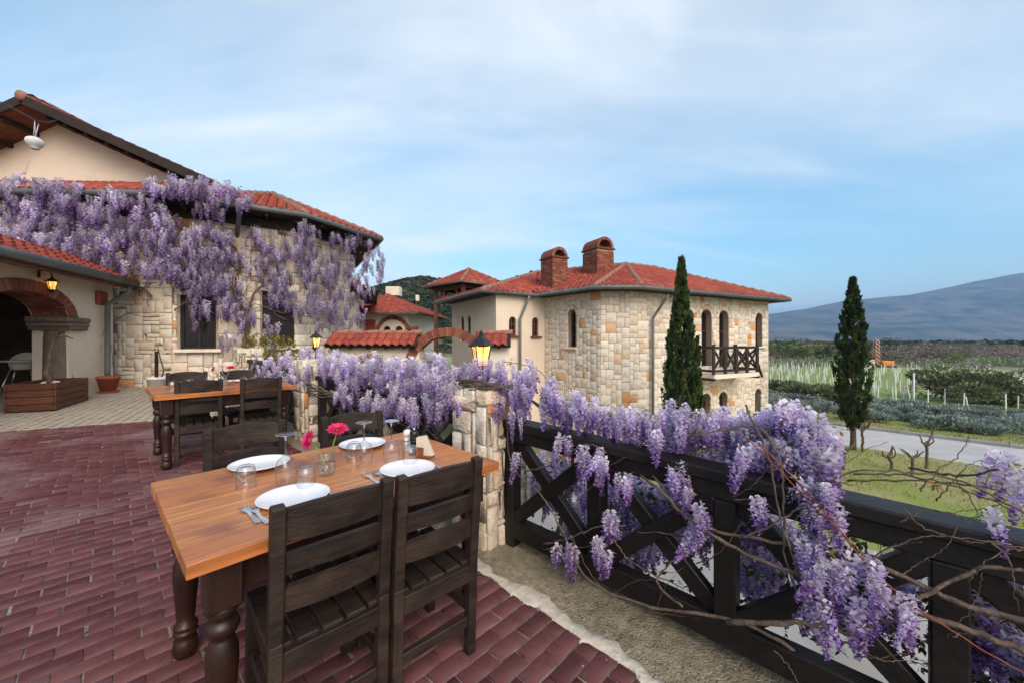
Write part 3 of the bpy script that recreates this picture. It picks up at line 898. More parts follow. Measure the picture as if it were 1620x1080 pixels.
def tile_roof(parent, pts, up_hint=None, nind=0, tw=TW, tl=TL, deck=True, seed=0):
    """planar polygon of 3D points; tiles laid in courses up the slope"""
    r_ = random.Random(seed)
    P = [Vector(p) for p in pts]
    nrm = (P[1] - P[0]).cross(P[2] - P[0]).normalized()
    if nrm.z < 0: nrm = -nrm
    u = Vector((0, 0, 1)).cross(nrm).normalized(); v = nrm.cross(u)
    o = P[0]
    uv = [((p - o).dot(u), (p - o).dot(v)) for p in P]
    u0, u1 = min(a for a, b in uv), max(a for a, b in uv); v0, v1 = min(b for a, b in uv), max(b for a, b in uv)
    TVs, TFs = (TV, TF) if (tw, tl) == (TW, TL) else tile_shape(tw, tl)
    M = np.array(((u.x, v.x, nrm.x), (u.y, v.y, nrm.y), (u.z, v.z, nrm.z)))
    l = np.array(parent.location)
    JV, JF, JR, b, cnt = [], [], [], 0, 0
    me0 = None
    for j in range(int((v1 - v0) / tl) + 1):
        for i in range(int((u1 - u0) / tw) + 1):
            cu, cv = u0 + (i + .5) * tw, v0 + j * tl - 0.03
            if not in_poly(cu, cv + tl * (.35 if j == 0 else .5), uv): continue
            jit = r_.uniform(-.006, .006); rr = min(1, max(0, r_.gauss(.5, .16)))
            org = np.array(o + u * (cu + jit) + v * (cv + r_.uniform(-.012, .012)) + nrm * r_.uniform(0.0, .003))
            if cnt < nind:
                ob = link('roof_tile', npmesh('roof_tile', TVs, TFs, True, rndv=[rr] * len(TVs)) if cnt < 12 else tile_meshes[cnt % 12], 'tile', parent, Vector(org - l))
                if cnt < 12:
                    if len(tile_meshes) <= cnt: tile_meshes.append(ob.data)
                ob.rotation_euler = Matrix(M.tolist()).to_euler()
            else:
                JV.append(TVs @ M.T + org - l); JF.append(TFs + b); b += len(TVs); JR += [rr] * len(TVs)
            cnt += 1
    if JV:
        ob = link('tile_field', npmesh('tile_field', np.concatenate(JV), np.concatenate(JF), True, rndv=JR), 'tile', parent)
        ob['kind'] = 'stuff'
    if deck:
        mb = MB()
        n = len(P)
        mb.add([p - nrm * .012 for p in P] + [p - nrm * .07 for p in P], [tuple(range(n)), tuple(reversed(range(n, 2 * n)))] + [(i, (i + 1) % n, n + (i + 1) % n, n + i) for i in range(n)])
        mb.build('roof_deck', 'soffit', parent, world=True)
def ridge(parent, a, b, rad=.11):
    a, b = Vector(a), Vector(b); n = max(1, int((b - a).length / .36))
    mb = MB()
    for k in range(n):
        p, q = a.lerp(b, k / n), a.lerp(b, (k + 1.12) / n)
        up = Vector((0, 0, .03))
        mb.tube([p + up * .2, q + up], [rad * .82, rad], 8)
    o = mb.build('ridge_tiles', 'tile_ridge', parent, world=True); o['kind'] = 'stuff'
def gutter(parent, pts, rad=.075, m='gutter'):
    mb = MB()
    pts = [Vector(p) for p in pts]
    mb.tube(pts, rad, 8)
    return mb.build('gutter', m, parent, world=True)
def pipe(parent, pts, rad=.045, m='downpipe'):
    return MB().tube(pts, rad, 8).build('downpipe', m, parent, world=True)
def soffit(parent, outer, inner, zo, zi):
    mb = MB(); n = len(outer)
    mb.add([(p[0], p[1], zo) for p in outer] + [(p[0], p[1], zi) for p in inner], [(i, i + 1, n + i + 1, n + i) for i in range(n - 1)])
    return mb.build('soffit', 'soffit', parent, world=True)

# ---- bricks
def brick_arch(parent, W, uc, zc, r0, r1, depth0, depth1, a0=0.0, a1=math.pi, wd=.075, name='brick', squash=1.0, maxobj=300):
    n = max(6, int((a1 - a0) * (r0 + r1) / 2 / wd)); k = 0
    for i in range(n):
        b0, b1 = a0 + (a1 - a0) * (i + .06) / n, a0 + (a1 - a0) * (i + .94) / n
        vs = []
        e = rnd.uniform(-.004, .006)
        for dpt in (depth0 + e, depth1):
            for (r_, b) in ((r0, b0), (r1, b0), (r1, b1), (r0, b1)):
                vs.append(W.pt(uc + r_ * math.cos(b), dpt, zc + r_ * math.sin(b) * squash))
        mb = MB().add(vs, [(0, 3, 2, 1), (4, 5, 6, 7), (0, 1, 5, 4), (1, 2, 6, 5), (2, 3, 7, 6), (3, 0, 4, 7)], r=rnd.random())
        mb.build(name, 'brick', parent, world=True, rattr=True)
def brick_box(parent, c, sx, sy, z0, z1, rz, name='brick_course', bl=.2, bh=.07):
    JV = MB(); M = Matrix.Translation((c[0], c[1], 0)) @ Matrix.Rotation(rz, 4, 'Z')
    core = MB(); core.M = M; core.box((0, 0, (z0 + z1) / 2), (sx - .03, sy - .03, z1 - z0)); core.build('mortar_core', 'mortar', parent, world=True)
    JV.M = M
    nz = int((z1 - z0) / bh)
    for k in range(nz):
        z = z0 + (k + .5) * bh
        for ax, (la, lb) in enumerate(((sx, sy), (sy, sx))):
            n = max(1, round(la / bl))
            for sd in (-1, 1):
                for i in range(n):
                    u = (i + .5 + (.25 if k % 2 else -.25)) * la / n - la / 2
                    ln = la / n - .012
                    u0, u1 = max(-la / 2, u - ln / 2), min(la / 2, u + ln / 2)
                    if u1 - u0 < .03: continue
                    ctr = ((u0 + u1) / 2, sd * (lb / 2 - .02)) if ax == 0 else (sd * (lb / 2 - .02), (u0 + u1) / 2)
                    dm = (u1 - u0, .05, bh - .012) if ax == 0 else (.05, u1 - u0, bh - .012)
                    JV.box((ctr[0], ctr[1], z), dm, r=rnd.random())
    o = JV.build(name, 'brick', parent, world=True, rattr=True); o['kind'] = 'stuff'

# ================================================================== RIGHT-HAND STONE HOUSE
EZ = 3.18
E = [Vector(p) for p in ((-3.45, 17.5), (-1.055, 13.4), (0.89, 14.7), (2.70, 12.5), (4.2, 12.5), (11.88, 16.47))]
house = thing('stone_house', 'two storey stone house with red tiled roof, two brick chimneys and small balcony', 'house', (5, 16, GZ))
w5, w4, w3, w2, w1, w0 = (11.23, 16.9), (4.03, 13.2), (3.03, 13.2), (1.30, 15.3), (-0.58, 14.04), (-2.77, 17.8)
def uof(P, Q, px):                                   # distance along a wall where a pixel column meets it
    P, Q = Vector(P), Vector(Q); d = (Q - P); r_ = (px - 810) / F
    t = (r_ * P.y - P.x) / (d.x - r_ * d.y)
    return t * d.length
def zof(P, Q, px, py):
    P, Q = Vector(P), Vector(Q); u = uof(P, Q, px); p = P + (Q - P).normalized() * u
    return HC + (540 - py) / F * p.y
def opn(P, Q, px, w_, ytop, ysill, arch=True, **k):
    return dict(u=uof(P, Q, px), w=w_, top=zof(P, Q, px, ytop), sill=zof(P, Q, px, ysill), arch=arch, **k)
WA = Wall(w4, w5, GZ - .1, EZ + .0, [opn(w4, w5, 1089, .62, 489, 566), opn(w4, w5, 1117.5, .62, 490, 580), opn(w4, w5, 1145, .60, 491.5, 580), opn(w4, w5, 1201, .50, 495.5, 548),
                                     opn(w4, w5, 1089, .58, 625, 690), opn(w4, w5, 1117, .58, 622, 690), opn(w4, w5, 1144, .56, 619.5, 690), opn(w4, w5, 1199.5, .46, 614.5, 665)])
WB = Wall(w3, w4, GZ - .1, EZ + .0)
WC = Wall(w2, w3, GZ - .1, EZ + .0, [opn(w2, w3, 904.5, .40, 490, 549)])
WD = Wall(w1, w2, GZ - .1, EZ + .0, [opn(w1, w2, 811, .33, 501, 531), opn(w1, w2, 847, .32, 502, 532)])
WE = Wall(w0, w1, GZ - .1, EZ + .0, [opn(w0, w1, 731, .42, 500, 540), opn(w0, w1, 741.5, .40, 499, 540)])
mb = MB()
for W_ in (WA, WB, WC): W_.core(mb)
mb.build('wall', 'mortar', house, world=True)
mb = MB()
for W_ in (WD, WE): W_.core(mb)
mb.add([(11.23, 16.9, GZ), (8.5, 24, GZ), (8.5, 24, EZ + .0), (11.23, 16.9, EZ + .0)], [(0, 1, 2, 3)])
mb.add([(8.5, 24, GZ), (-2.77, 24, GZ), (-2.77, 24, EZ + .0), (8.5, 24, EZ + .0)], [(0, 1, 2, 3)])
mb.add([(-2.77, 24, GZ), (-2.77, 17.8, GZ), (-2.77, 17.8, EZ + .0), (-2.77, 24, EZ + .0)], [(0, 1, 2, 3)])
mb.build('plaster_wall', 'plaster', house, world=True)
st = WA.stones(.088, .014, .005, 1) + WB.stones(.088, .014, .005, 2) + WC.stones(.088, .014, .005, 3)
# quoins wrap the corners
add_stones(house, st, 'stone', 300, vis=lambda c: c[2] > -1.9)
for W_ in (WA, WC):
    for o_ in W_.ops: window(house, W_, o_, .26)
for W_ in (WD, WE):
    for o_ in W_.ops: window(house, W_, o_, .12, fr=.045, gm='window_glass')
# sills
for W_, ops in ((WA, (3,)), (WC, (0,)), (WD, (0, 1))):
    for k in ops:
        o_ = W_.ops[k]
        m_ = MB().bar(W_.pt(o_['u'] - o_['w'] / 2 - .08, .03, o_['sill'] - .035), W_.pt(o_['u'] + o_['w'] / 2 + .08, .03, o_['sill'] - .035), .2, .07, .008)
        m_.build('sill', 'stone' if W_ is not WD else 'window_frame', house, world=True, rattr=True)
RZ = 4.77
R1, R2, R0 = (5.02, 17.0, RZ), (6.53, 17.78, RZ), (1.25, 19.0, RZ)
e3 = lambda i: (E[i].x, E[i].y, EZ)
tile_roof(house, [e3(4), e3(5), R2, R1], seed=1)
tile_roof(house, [e3(3), e3(4), R1], seed=2)
tile_roof(house, [e3(2), e3(3), R1], seed=3)
tile_roof(house, [e3(2), R1, R0], seed=4)
tile_roof(house, [e3(1), e3(2), R0], seed=5)
tile_roof(house, [e3(0), e3(1), R0], seed=6)
tile_roof(house, [e3(5), (8.6, 25, EZ), R2], seed=7)
tile_roof(house, [(8.6, 25, EZ), e3(0), R0, R1, R2][:3], seed=8, deck=True)
for a, b in ((e3(4), R1), (e3(3), R1), (R1, R2), (e3(5), R2), (e3(1), R0), (R0, R1)): ridge(house, a, b)
gutter(house, [(p.x, p.y, EZ - .02) for p in E] + [(8.9, 24.5, EZ - .02)])
soffit(house, E, [w0, w1, w2, w3, w4, w5], EZ - .07, EZ - .07)
# downpipes
p_ = on_plane(1033, 506, (w4[0] + .1, w4[1] - .1), WA.n)
q_ = on_plane(1057, 468, (4.2, 12.5), WA.n)
pipe(house, [q_, q_ + Vector((-.05, .1, -.1)), p_ + Vector((0, 0, .05)), (p_.x, p_.y, p_.z - .1), (p_.x, p_.y, GZ)], .05)
p_ = on_plane(823, 505, (w1[0] + .08, w1[1] - .1), WD.n)
q_ = on_plane(837, 468, tuple(E[1]), WD.n)
pipe(house, [q_, q_ + Vector((-.03, .05, -.12)), p_, (p_.x, p_.y, GZ)], .05)
# chimneys
def chimney(px, ytop, ybase, Y, sx, sy, rz):
    x = (px - 810) / F * Y
    zt, zb = HC + (540 - ytop) / F * Y, HC + (540 - ybase) / F * Y - .6
    ch = MB().box((0, 0, 0), (sx + .1, sy + .1, .07), bev=.012)
    zl = zt - sx * .5 - .07
    o = ch.build('chimney', 'brick', house); o.location = Vector((x, Y, zl)) - house.location; o.rotation_euler = (0, 0, rz)
    l = house.location
    class _P: pass
    holder = o
    # bricks of the shaft, in the chimney's own frame
    def sub(fn):
        return fn
    jb = MB(); nz = int((zl - .04 - zb) / .07)
    for k in range(nz):
        z = zb - zl + (k + .5) * .07
        for ax, (la, lb) in enumerate(((sx, sy), (sy, sx))):
            n = max(2, round(la / .2))
            for sd in (-1, 1):
                for i in range(n + 1):
                    u0 = max(-la / 2, (i - (.5 if k % 2 else 0)) * la / n - la / 2 + .005); u1 = min(la / 2, (i + 1 - (.5 if k % 2 else 0)) * la / n - la / 2 - .005)
                    if u1 - u0 < .03: continue
                    c_ = ((u0 + u1) / 2, sd * (lb / 2 - .025)); d_ = (u1 - u0, .05, .06)
                    if ax: c_ = (c_[1], c_[0]); d_ = (d_[1], d_[0], d_[2])
                    jb.box((c_[0], c_[1], z), d_, r=rnd.random())
    b_ = jb.build('brickwork', 'brick', o, rattr=True); b_['kind'] = 'stuff'
    MB().box((0, 0, (zb - zl) / 2 - .02), (sx - .05, sy - .05, zl - zb - .04)).build('mortar_core', 'mortar', o)
    # barrel vault cap open at both ends
    v = MB(); N = 12; ro, ri = sx / 2 + .01, sx / 2 - .11
    for k in range(N):
        a, b = math.pi * (k + .04) / N, math.pi * (k + .96) / N
        vs = [(r_ * math.cos(t), y, .035 + r_ * math.sin(t)) for y in (-sy / 2, sy / 2) for (r_, t) in ((ri, a), (ro, a), (ro, b), (ri, b))]
        v.add(vs, [(0, 1, 2, 3), (7, 6, 5, 4), (0, 4, 5, 1), (1, 5, 6, 2), (2, 6, 7, 3), (3, 7, 4, 0)], r=rnd.random())
    v.build('vault', 'brick', o, rattr=True)
    MB().box((0, .1, .035 + ri * .45), (ri * 1.9, sy * .5, ri * .9)).build('flue', 'dark_room', o)
chimney(876.5, 393, 455, 15.6, .74, .84, R(28))
chimney(946, 378, 436, 16.4, .88, .98, R(26))
# balcony
bz = zof(w4, w5, 1130, 587)
u0_, u1_ = uof(w4, w5, 1092), uof(w4, w5, 1160)
bal = MB()
def bp(u, o_, z): return WA.pt(u, o_, z)
bal.bar(bp(u0_, .5, bz - .09), bp(u1_, .5, bz - .09), 1.0, .16, .01)
bo = bal.build('balcony', 'plaster_white', house, world=True)
def sub_world(mb, name, m, par):
    o = mb.build(name, m, par); o.data.transform(Matrix.Translation(-house.location)); return o
rt = bz + .95
for z_, h_ in ((rt, .09), (bz + .12, .08)):
    sub_world(MB().bar(bp(u0_, .96, z_), bp(u1_ + .03, .96, z_), .08, h_, .006), 'rail', 'dark_wood', bo)
    sub_world(MB().bar(bp(u1_, .02, z_), bp(u1_, .98, z_), .08, h_, .006), 'rail', 'dark_wood', bo)
    sub_world(MB().bar(bp(u0_, .02, z_), bp(u0_, .98, z_), .08, h_, .006), 'rail', 'dark_wood', bo)
nb = 4
for k in range(nb + 1):
    u = u0_ + (u1_ - u0_) * k / nb
    sub_world(MB().bar(bp(u, .96, bz), bp(u, .96, rt + (.12 if k in (0, nb) else 0)), .09, .09, .006), 'post', 'dark_wood', bo)
    if k < nb:
        ub = u0_ + (u1_ - u0_) * (k + 1) / nb
        sub_world(MB().bar(bp(u, .955, bz + .16), bp(ub, .955, rt - .06), .05, .075, .004), 'brace', 'dark_wood', bo)
        sub_world(MB().bar(bp(u, .962, rt - .06), bp(ub, .962, bz + .16), .05, .075, .004), 'brace', 'dark_wood', bo)
for o_ in (.1,):
    sub_world(MB().bar(bp(u1_, o_, bz), bp(u1_, o_, rt + .12), .09, .09, .006), 'post', 'dark_wood', bo)
    sub_world(MB().bar(bp(u1_, .1, bz + .16), bp(u1_, .92, rt - .06), .05, .075, .004), 'brace', 'dark_wood', bo)
    sub_world(MB().bar(bp(u1_, .1, rt - .06), bp(u1_, .92, bz + .16), .045, .075, .004), 'brace', 'dark_wood', bo)
for u in (u0_ + .02, u1_ + .05):
    sub_world(MB().bar(bp(u, .02, bz - .18), bp(u, 1.0, bz - .19), .1, .09, .006), 'bracket', 'dark_wood', bo)
sub_world(MB().bar(bp(u1_ + .08, .95, bz + .3), bp(u1_ + .42, .9, bz - .2), .07, .07, .005), 'bracket', 'dark_wood', bo)

# ================================================================== PAVILION, CHAPEL, GARDEN WALL
pav_o = thing('timber_pavilion', 'open timber pavilion with red hipped tile roof behind the stone house', 'pavilion', (-2.4, 21, -1.2))
cx, cy, hd, ez, az = -2.35, 21.0, 2.45, 4.3, 5.3
cs = [(cx - hd, cy - .2, ez), (cx - .1, cy - hd, ez), (cx + hd, cy, ez), (cx, cy + hd, ez)]
for k in range(4):
    tile_roof(pav_o, [cs[k], cs[(k + 1) % 4], (cx, cy, az)], seed=20 + k, tw=.2, tl=.3)
    ridge(pav_o, cs[k], (cx, cy, az), .09)
gutter(pav_o, cs + [cs[0]], .06)
for k in range(4):
    p = Vector(cs[k]) * .72 + Vector((cx, cy, ez)) * .28
    MB().bar((p.x, p.y, -1.2), (p.x, p.y, ez + .1), .2, .2, .01).build('post', 'rust_wood', pav_o, world=True)
    q = Vector(cs[(k + 1) % 4]) * .72 + Vector((cx, cy, ez)) * .28
    MB().bar((p.x, p.y, ez - .12), (q.x, q.y, ez - .12), .14, .2, .01).build('beam', 'rust_wood', pav_o, world=True)
    MB().bar(p.lerp(q, .0) + Vector((0, 0, -1.1)), p.lerp(q, .3) + Vector((0, 0, -.15)), .09, .1, .01).build('brace', 'rust_wood', pav_o, world=True)
    MB().bar(q.lerp(p, .0) + Vector((0, 0, -1.1)), q.lerp(p, .3) + Vector((0, 0, -.15)), .09, .1, .01).build('brace', 'rust_wood', pav_o, world=True)

chap = thing('small_chapel', 'small cream building with red hipped roof and arched windows under a brick arch', 'building', (-7.6, 24, -1.2))
c0, c1, c2, c3_ = (-10.9, 23.6), (-6.15, 22.6), (-5.4, 27), (-10.2, 28)
z1 = HC + (540 - 497) / F * 22.8
WF = Wall(c0, c1, -1.3, z1 + .1, [opn(c0, c1, 612, .52, 516, 533), opn(c0, c1, 631, .52, 516, 533), opn(c0, c1, 566, .55, 516, 535)])
WG = Wall(c1, c2, -1.3, z1 + .1)
mb = MB(); WF.core(mb, .2); WG.core(mb)
mb.build('wall', 'plaster_white', chap, world=True)
for o_ in WF.ops: window(chap, WF, o_, .15, fr=.04)
ucc = uof(c0, c1, 621.5)
brick_arch(chap, WF, ucc, zof(c0, c1, 621, 531), .95, 1.18, .05, -.05, wd=.11)
MB().box(WF.pt(uof(c0, c1, 587), .06, zof(c0, c1, 587, 517)), (.62, .12, .8), rz=math.atan2(WF.d.y, WF.d.x), bev=.02).build('niche', 'terracotta', chap, world=True)
MB().box(WF.pt(uof(c0, c1, 587), .1, zof(c0, c1, 587, 529)), (.8, .2, .12), rz=math.atan2(WF.d.y, WF.d.x), bev=.02).build('ledge', 'brick', chap, world=True, rattr=True)
MB().box(WF.pt(uof(c0, c1, 652), .05, zof(c0, c1, 652, 519)), (.7, .3, .18), rz=math.atan2(WF.d.y, WF.d.x), bev=.02).build('ledge', 'brick', chap, world=True, rattr=True)
ev = [(-11.6, 23.0, z1), (-5.35, 21.7, z1), (-4.6, 27.6, z1), (-10.8, 28.9, z1)]
ap = (-8.2, 25.3, HC + (540 - 466) / F * 25.3)
for k in range(4): tile_roof(chap, [ev[k], ev[(k + 1) % 4], ap], seed=30 + k, tw=.2, tl=.3)
gutter(chap, ev + [ev[0]], .05)
MB().box((ap[0] + .3, ap[1] + .5, ap[2] + .25), (.9, .7, .6), bev=.02).build('chimney', 'plaster_white', chap, world=True)
MB().box((ap[0] + 1.9, ap[1] + .4, ap[2] - .2), (.22, .22, .4), bev=.02).build('vent', 'plaster_white', chap, world=True)

gw = thing('garden_wall', 'cream garden wall with red tile coping and a brick arched gateway', 'wall', (-2.2, 10, -1.15))
Yg = 10.0
gx = lambda px: (px - 810) / F * Yg
gz = lambda py: HC + (540 - py) / F * Yg
Wl = Wall((gx(520), Yg), (gx(663), Yg), -1.2, gz(546), [dict(u=gx(585) - gx(520), w=.62, top=gz(567), sill=-1.2)])
Wr = Wall((gx(748), Yg), (gx(806), Yg), -1.2, gz(546))
mb = MB(); Wl.core(mb, .2); Wr.core(mb)
for W_ in (Wl, Wr):
    a, b = W_.P, W_.Q
    mb.add([(a.x, a.y, W_.z1), (b.x, b.y, W_.z1), (b.x, b.y + .4, W_.z1), (a.x, a.y + .4, W_.z1)], [(0, 1, 2, 3)])
    mb.add([(b.x, b.y, -1.2), (b.x, b.y + .4, -1.2), (b.x, b.y + .4, W_.z1), (b.x, b.y, W_.z1)], [(0, 1, 2, 3)])
    mb.add([(a.x, a.y + .4, -1.2), (a.x, a.y, -1.2), (a.x, a.y, W_.z1), (a.x, a.y + .4, W_.z1)], [(0, 1, 2, 3)])
mb.add([(gx(520), Yg + .22, -1.2), (gx(663), Yg + .22, -1.2), (gx(663), Yg + .22, gz(546)), (gx(520), Yg + .22, gz(546))], [(0, 1, 2, 3)])
mb.build('wall', 'plaster_white', gw, world=True)
brick_arch(gw, Wl, Wl.ops[0]['u'], Wl.ops[0]['top'] - .31, .31, .44, .03, -.1, wd=.08)
for (xa, xb, sd_) in ((gx(520), gx(662), 41), (gx(752), gx(808), 42)):
    tile_roof(gw, [(xa, Yg - .26, gz(546)), (xb, Yg - .26, gz(546)), (xb, Yg + .2, gz(546) + .30), (xa, Yg + .2, gz(546) + .30)], seed=sd_, tw=.205, tl=.27, nind=60)
    tile_roof(gw, [(xb, Yg + .66, gz(546)), (xa, Yg + .66, gz(546)), (xa, Yg + .2, gz(546) + .30), (xb, Yg + .2, gz(546) + .30)], seed=sd_ + 5, tw=.205, tl=.27)
    ridge(gw, (xa, Yg + .2, gz(546) + .31), (xb, Yg + .2, gz(546) + .31), .07)
    x = xa + .15
    while x < xb:
        MB().bar((x, Yg - .2, gz(546) - .06), (x, Yg + .1, gz(546) - .03), .06, .07, .004).build('rafter_end', 'dark_wood', gw, world=True); x += .46
Wm = Wall((gx(600), Yg - .03), (gx(820), Yg - .03), -1.2, 2)
uc = gx(708) - gx(600)
brick_arch(gw, Wm, uc, gz(587), .90, 1.13, .02, -.42, a0=-.25, a1=math.pi + .25, wd=.062)

# dark eave of the wing behind the restaurant
bk = thing('rear_wing', 'dark eaved tiled wing just behind the wisteria covered corner', 'building', (-6.6, 17.5, 0))
MB().box((-9.9, 20, 1.2), (3.6, 5, 4.9), rz=R(20)).build('wall', 'plaster_white', bk, world=True)
MB().box((-9.4, 19.8, 3.72), (4.7, 6.2, .14), rz=R(20), bev=.03).build('eave', 'soffit', bk, world=True)
tile_roof(bk, [(-11.0, 16.0, 3.82), (-6.6, 17.5, 3.82), (-9.0, 20.6, 4.9)], seed=51)

# ================================================================== LEFT-HAND RESTAURANT
rest = thing('restaurant_building', 'restaurant with fitted stone corner bay, peach plaster gable and red tiled eaves', 'building', (-9, 10, .2))
SZ = 4.72
Sv = [Vector(p) for p in ((-14.6, 8.40), (-7.95, 8.58), (-5.39, 10.08), (-4.24, 12.5), (-6.9, 17.0))]
Wv = [(-14.6, 9.25), (-8.2, 9.3), (-5.97, 10.6), (-5.22, 12.45), (-7.6, 16.6)]
Wa = Wall(Wv[0], Wv[1], -.3, SZ + .05)
Wb = Wall(Wv[1], Wv[2], -.3, SZ + .05, [opn(Wv[1], Wv[2], 314, .70, 468, 552, False, lintel=True), opn(Wv[1], Wv[2], 441, .75, 462, 548, False, lintel=True)])
Wc = Wall(Wv[2], Wv[3], -.3, SZ + .05)
Wd = Wall(Wv[3], Wv[4], -1.3, SZ + .05)
mb = MB()
for W_ in (Wa, Wb, Wc): W_.core(mb)
mb.build('wall', 'mortar', rest, world=True)
st = [s_ for s_ in Wa.stones(.10, .018, .008, 11, (2, 4), (1, 3)) if s_[1].mean(0)[0] > -9.6] + Wb.stones(.10, .018, .008, 12, (2, 4), (1, 4)) + Wc.stones(.10, .018, .008, 13, (2, 4), (1, 3))
add_stones(rest, st, 'stone', 300, vis=lambda c: c[2] < 3.2)
mb = MB(); Wd.core(mb)
mb.build('plaster_wall', 'plaster', rest, world=True)
mb = MB()
mb.add([Wa.pt(0, .035, 2.2), Wa.pt(4.9, .035, 2.2), Wa.pt(4.9, .035, SZ + .05), Wa.pt(0, .035, SZ + .05)], [(0, 1, 2, 3)])
# gable
GY = 11.0
mb.add([(-19.5, GY, 3.5), (-8.5, GY + .0, 3.5), (-8.5, GY, 5.70), (-12.85, GY, 7.62), (-19.5, GY, 4.67)], [(0, 1, 2, 3, 4)])
mb.build('gable_wall', 'plaster', rest, world=True)
for o_ in Wb.ops: window(rest, Wb, o_, .2, cols=2, rows=2, fm='dark_wood', fr=.05)
for o_ in Wb.ops:
    MB().bar(Wb.pt(o_['u'] - o_['w'] / 2 - .12, .05, o_['sill'] - .04), Wb.pt(o_['u'] + o_['w'] / 2 + .12, .05, o_['sill'] - .04), .22, .08, .01).build('sill', 'stone', rest, world=True, rattr=True)
s3 = lambda i: (Sv[i].x, Sv[i].y, SZ)
pit = .46
def up(i, dx_, dy_, k): return (Sv[i].x + dx_, Sv[i].y + dy_, SZ + k)
A0 = (-14.6, GY + .1, SZ + pit * (GY + .1 - 8.40)); A1 = (-8.9, GY + .1, SZ + pit * (GY + .1 - 8.56))
AP = (-8.3, 13.4, SZ + 1.75)
tile_roof(rest, [s3(0), s3(1), A1, A0], seed=61, nind=0)
tile_roof(rest, [s3(1), s3(2), AP], seed=62, nind=120)
tile_roof(rest, [s3(2), s3(3), AP], seed=63, nind=90)
tile_roof(rest, [s3(3), s3(4), AP], seed=64)
ridge(rest, s3(1), AP); ridge(rest, s3(2), AP); ridge(rest, s3(3), AP)
gutter(rest, [(p.x, p.y, SZ - .02) for p in Sv], .075)
soffit(rest, Sv, Wv, SZ - .08, SZ - .08)
for W_ in (Wa, Wb, Wc):
    MB().bar(W_.pt(0, .07, SZ - .2), W_.pt(W_.L, .07, SZ - .2), .14, .24, .01).build('wall_plate', 'soffit', rest, world=True)
    for j in range(int(W_.L / .55)):
        u_ = .3 + .55 * j
        MB().bar(W_.pt(u_, .0, SZ - .13), W_.pt(u_, .68, SZ - .13), .07, .09, .004).build('rafter_end', 'soffit', rest, world=True)
# main roof over the gable: rake overhangs towards the terrace
ax, az_ = -12.85, 7.76
for sg, x1 in ((1, -7.95), (-1, -19.5)):
    k = abs(x1 - ax) * .447
    mbr = MB()
    a_, b_ = (ax, GY - .85, az_), (x1, GY - .85, az_ - k)
    c_, d_ = (x1, GY + 9, az_ - k), (ax, GY + 9, az_)
    nrm = Vector((sg * .447, 0, 1)).normalized() * .1
    vs = [Vector(q) for q in (a_, b_, c_, d_)]
    mbr.add([q - nrm for q in vs] + [q + nrm * .2 for q in vs], [(3, 2, 1, 0), (4, 5, 6, 7), (0, 1, 5, 4), (1, 2, 6, 5), (2, 3, 7, 6), (3, 0, 4, 7)])
    mbr.build('roof_deck', 'rust_wood', rest, world=True)
    pts_ = [Vector(q) + nrm * .35 for q in ((a_, b_, c_, d_) if sg > 0 else (b_, a_, d_, c_))]
    tile_roof(rest, pts_, seed=70 + sg, deck=False)
    MB().bar(Vector(a_) + Vector((0, -.04, -.02)), Vector(b_) + Vector((0, -.04, -.02)), .06, .24, .01).build('barge_board', 'soffit', rest, world=True)
    for j in range(1, 9):
        p = Vector(a_).lerp(Vector(b_), j / 9) - nrm * 1.6
        MB().bar(p + Vector((0, .05, 0)), p + Vector((0, .9, 0)), .1, .12, .005).build('purlin', 'soffit', rest, world=True)
MB().tube([(ax, GY - .95, az_ + .06), (ax, GY - .3, az_ + .09), (ax, GY + 9, az_ + .07)], [.13, .15, .15], 10).build('ridge_cap', 'tile_ridge', rest, world=True)
MB().tube([(-6.65, 9.35, SZ - .1), (-6.72, 9.5, SZ - .2), (-7.1, 9.95, SZ - .62)], .055, 8).build('downpipe', 'downpipe', rest, world=True)

# ---- arcade wing with brick arch
wing = thing('arcade_wing', 'low plaster arcade wing with brick arch, red tile eave and dark gutter', 'building', (-9.3, 7.5, .28))
dw = Vector((-.334, .943)); nw = Vector((.943, .334)); G0 = Vector((-8.79, 8.86)); GZW = 2.78
gp = lambda q, off=0.0: G0 - dw * q + nw * off
wp, wq = gp(6.2, -.5), gp(-.42, -.5)
LW = (wq - wp).length
ua = LW - (.42 + 1.97)                                    # arch centre
WW = Wall(wp, wq, -.1, GZW - .02, [])
# wall faces with a segmental arch opening
spz, apz, hwid = 1.86, 2.30, 1.0
mbw = MB()
def arc_z(u):
    t = (u - ua) / hwid
    return spz + (apz - spz) * math.sqrt(max(0, 1 - t * t))
for out_, flip in ((0, False), (-.55, True)):
    us = [0, ua - hwid] + [ua - hwid + 2 * hwid * k / 16 for k in range(1, 16)] + [ua + hwid, LW]
    for a, b in zip(us[:-1], us[1:]):
        ins = a >= ua - hwid - 1e-6 and b <= ua + hwid + 1e-6
        za, zb = (arc_z(a), arc_z(b)) if ins else (-.1, -.1)
        q = [WW.pt(a, out_, za), WW.pt(b, out_, zb), WW.pt(b, out_, GZW), WW.pt(a, out_, GZW)]
        mbw.add(q[::-1] if flip else q, [(0, 1, 2, 3)])
mbw.add([WW.pt(ua + hwid, 0, -.1), WW.pt(ua + hwid, -.55, -.1), WW.pt(ua + hwid, -.55, spz), WW.pt(ua + hwid, 0, spz)], [(3, 2, 1, 0)])
mbw.add([WW.pt(ua - hwid, 0, -.1), WW.pt(ua - hwid, -.55, -.1), WW.pt(ua - hwid, -.55, spz), WW.pt(ua - hwid, 0, spz)], [(0, 1, 2, 3)])
mbw.build('wall', 'plaster', wing, world=True)
mbr = MB()                                                # interior: back wall and ceiling
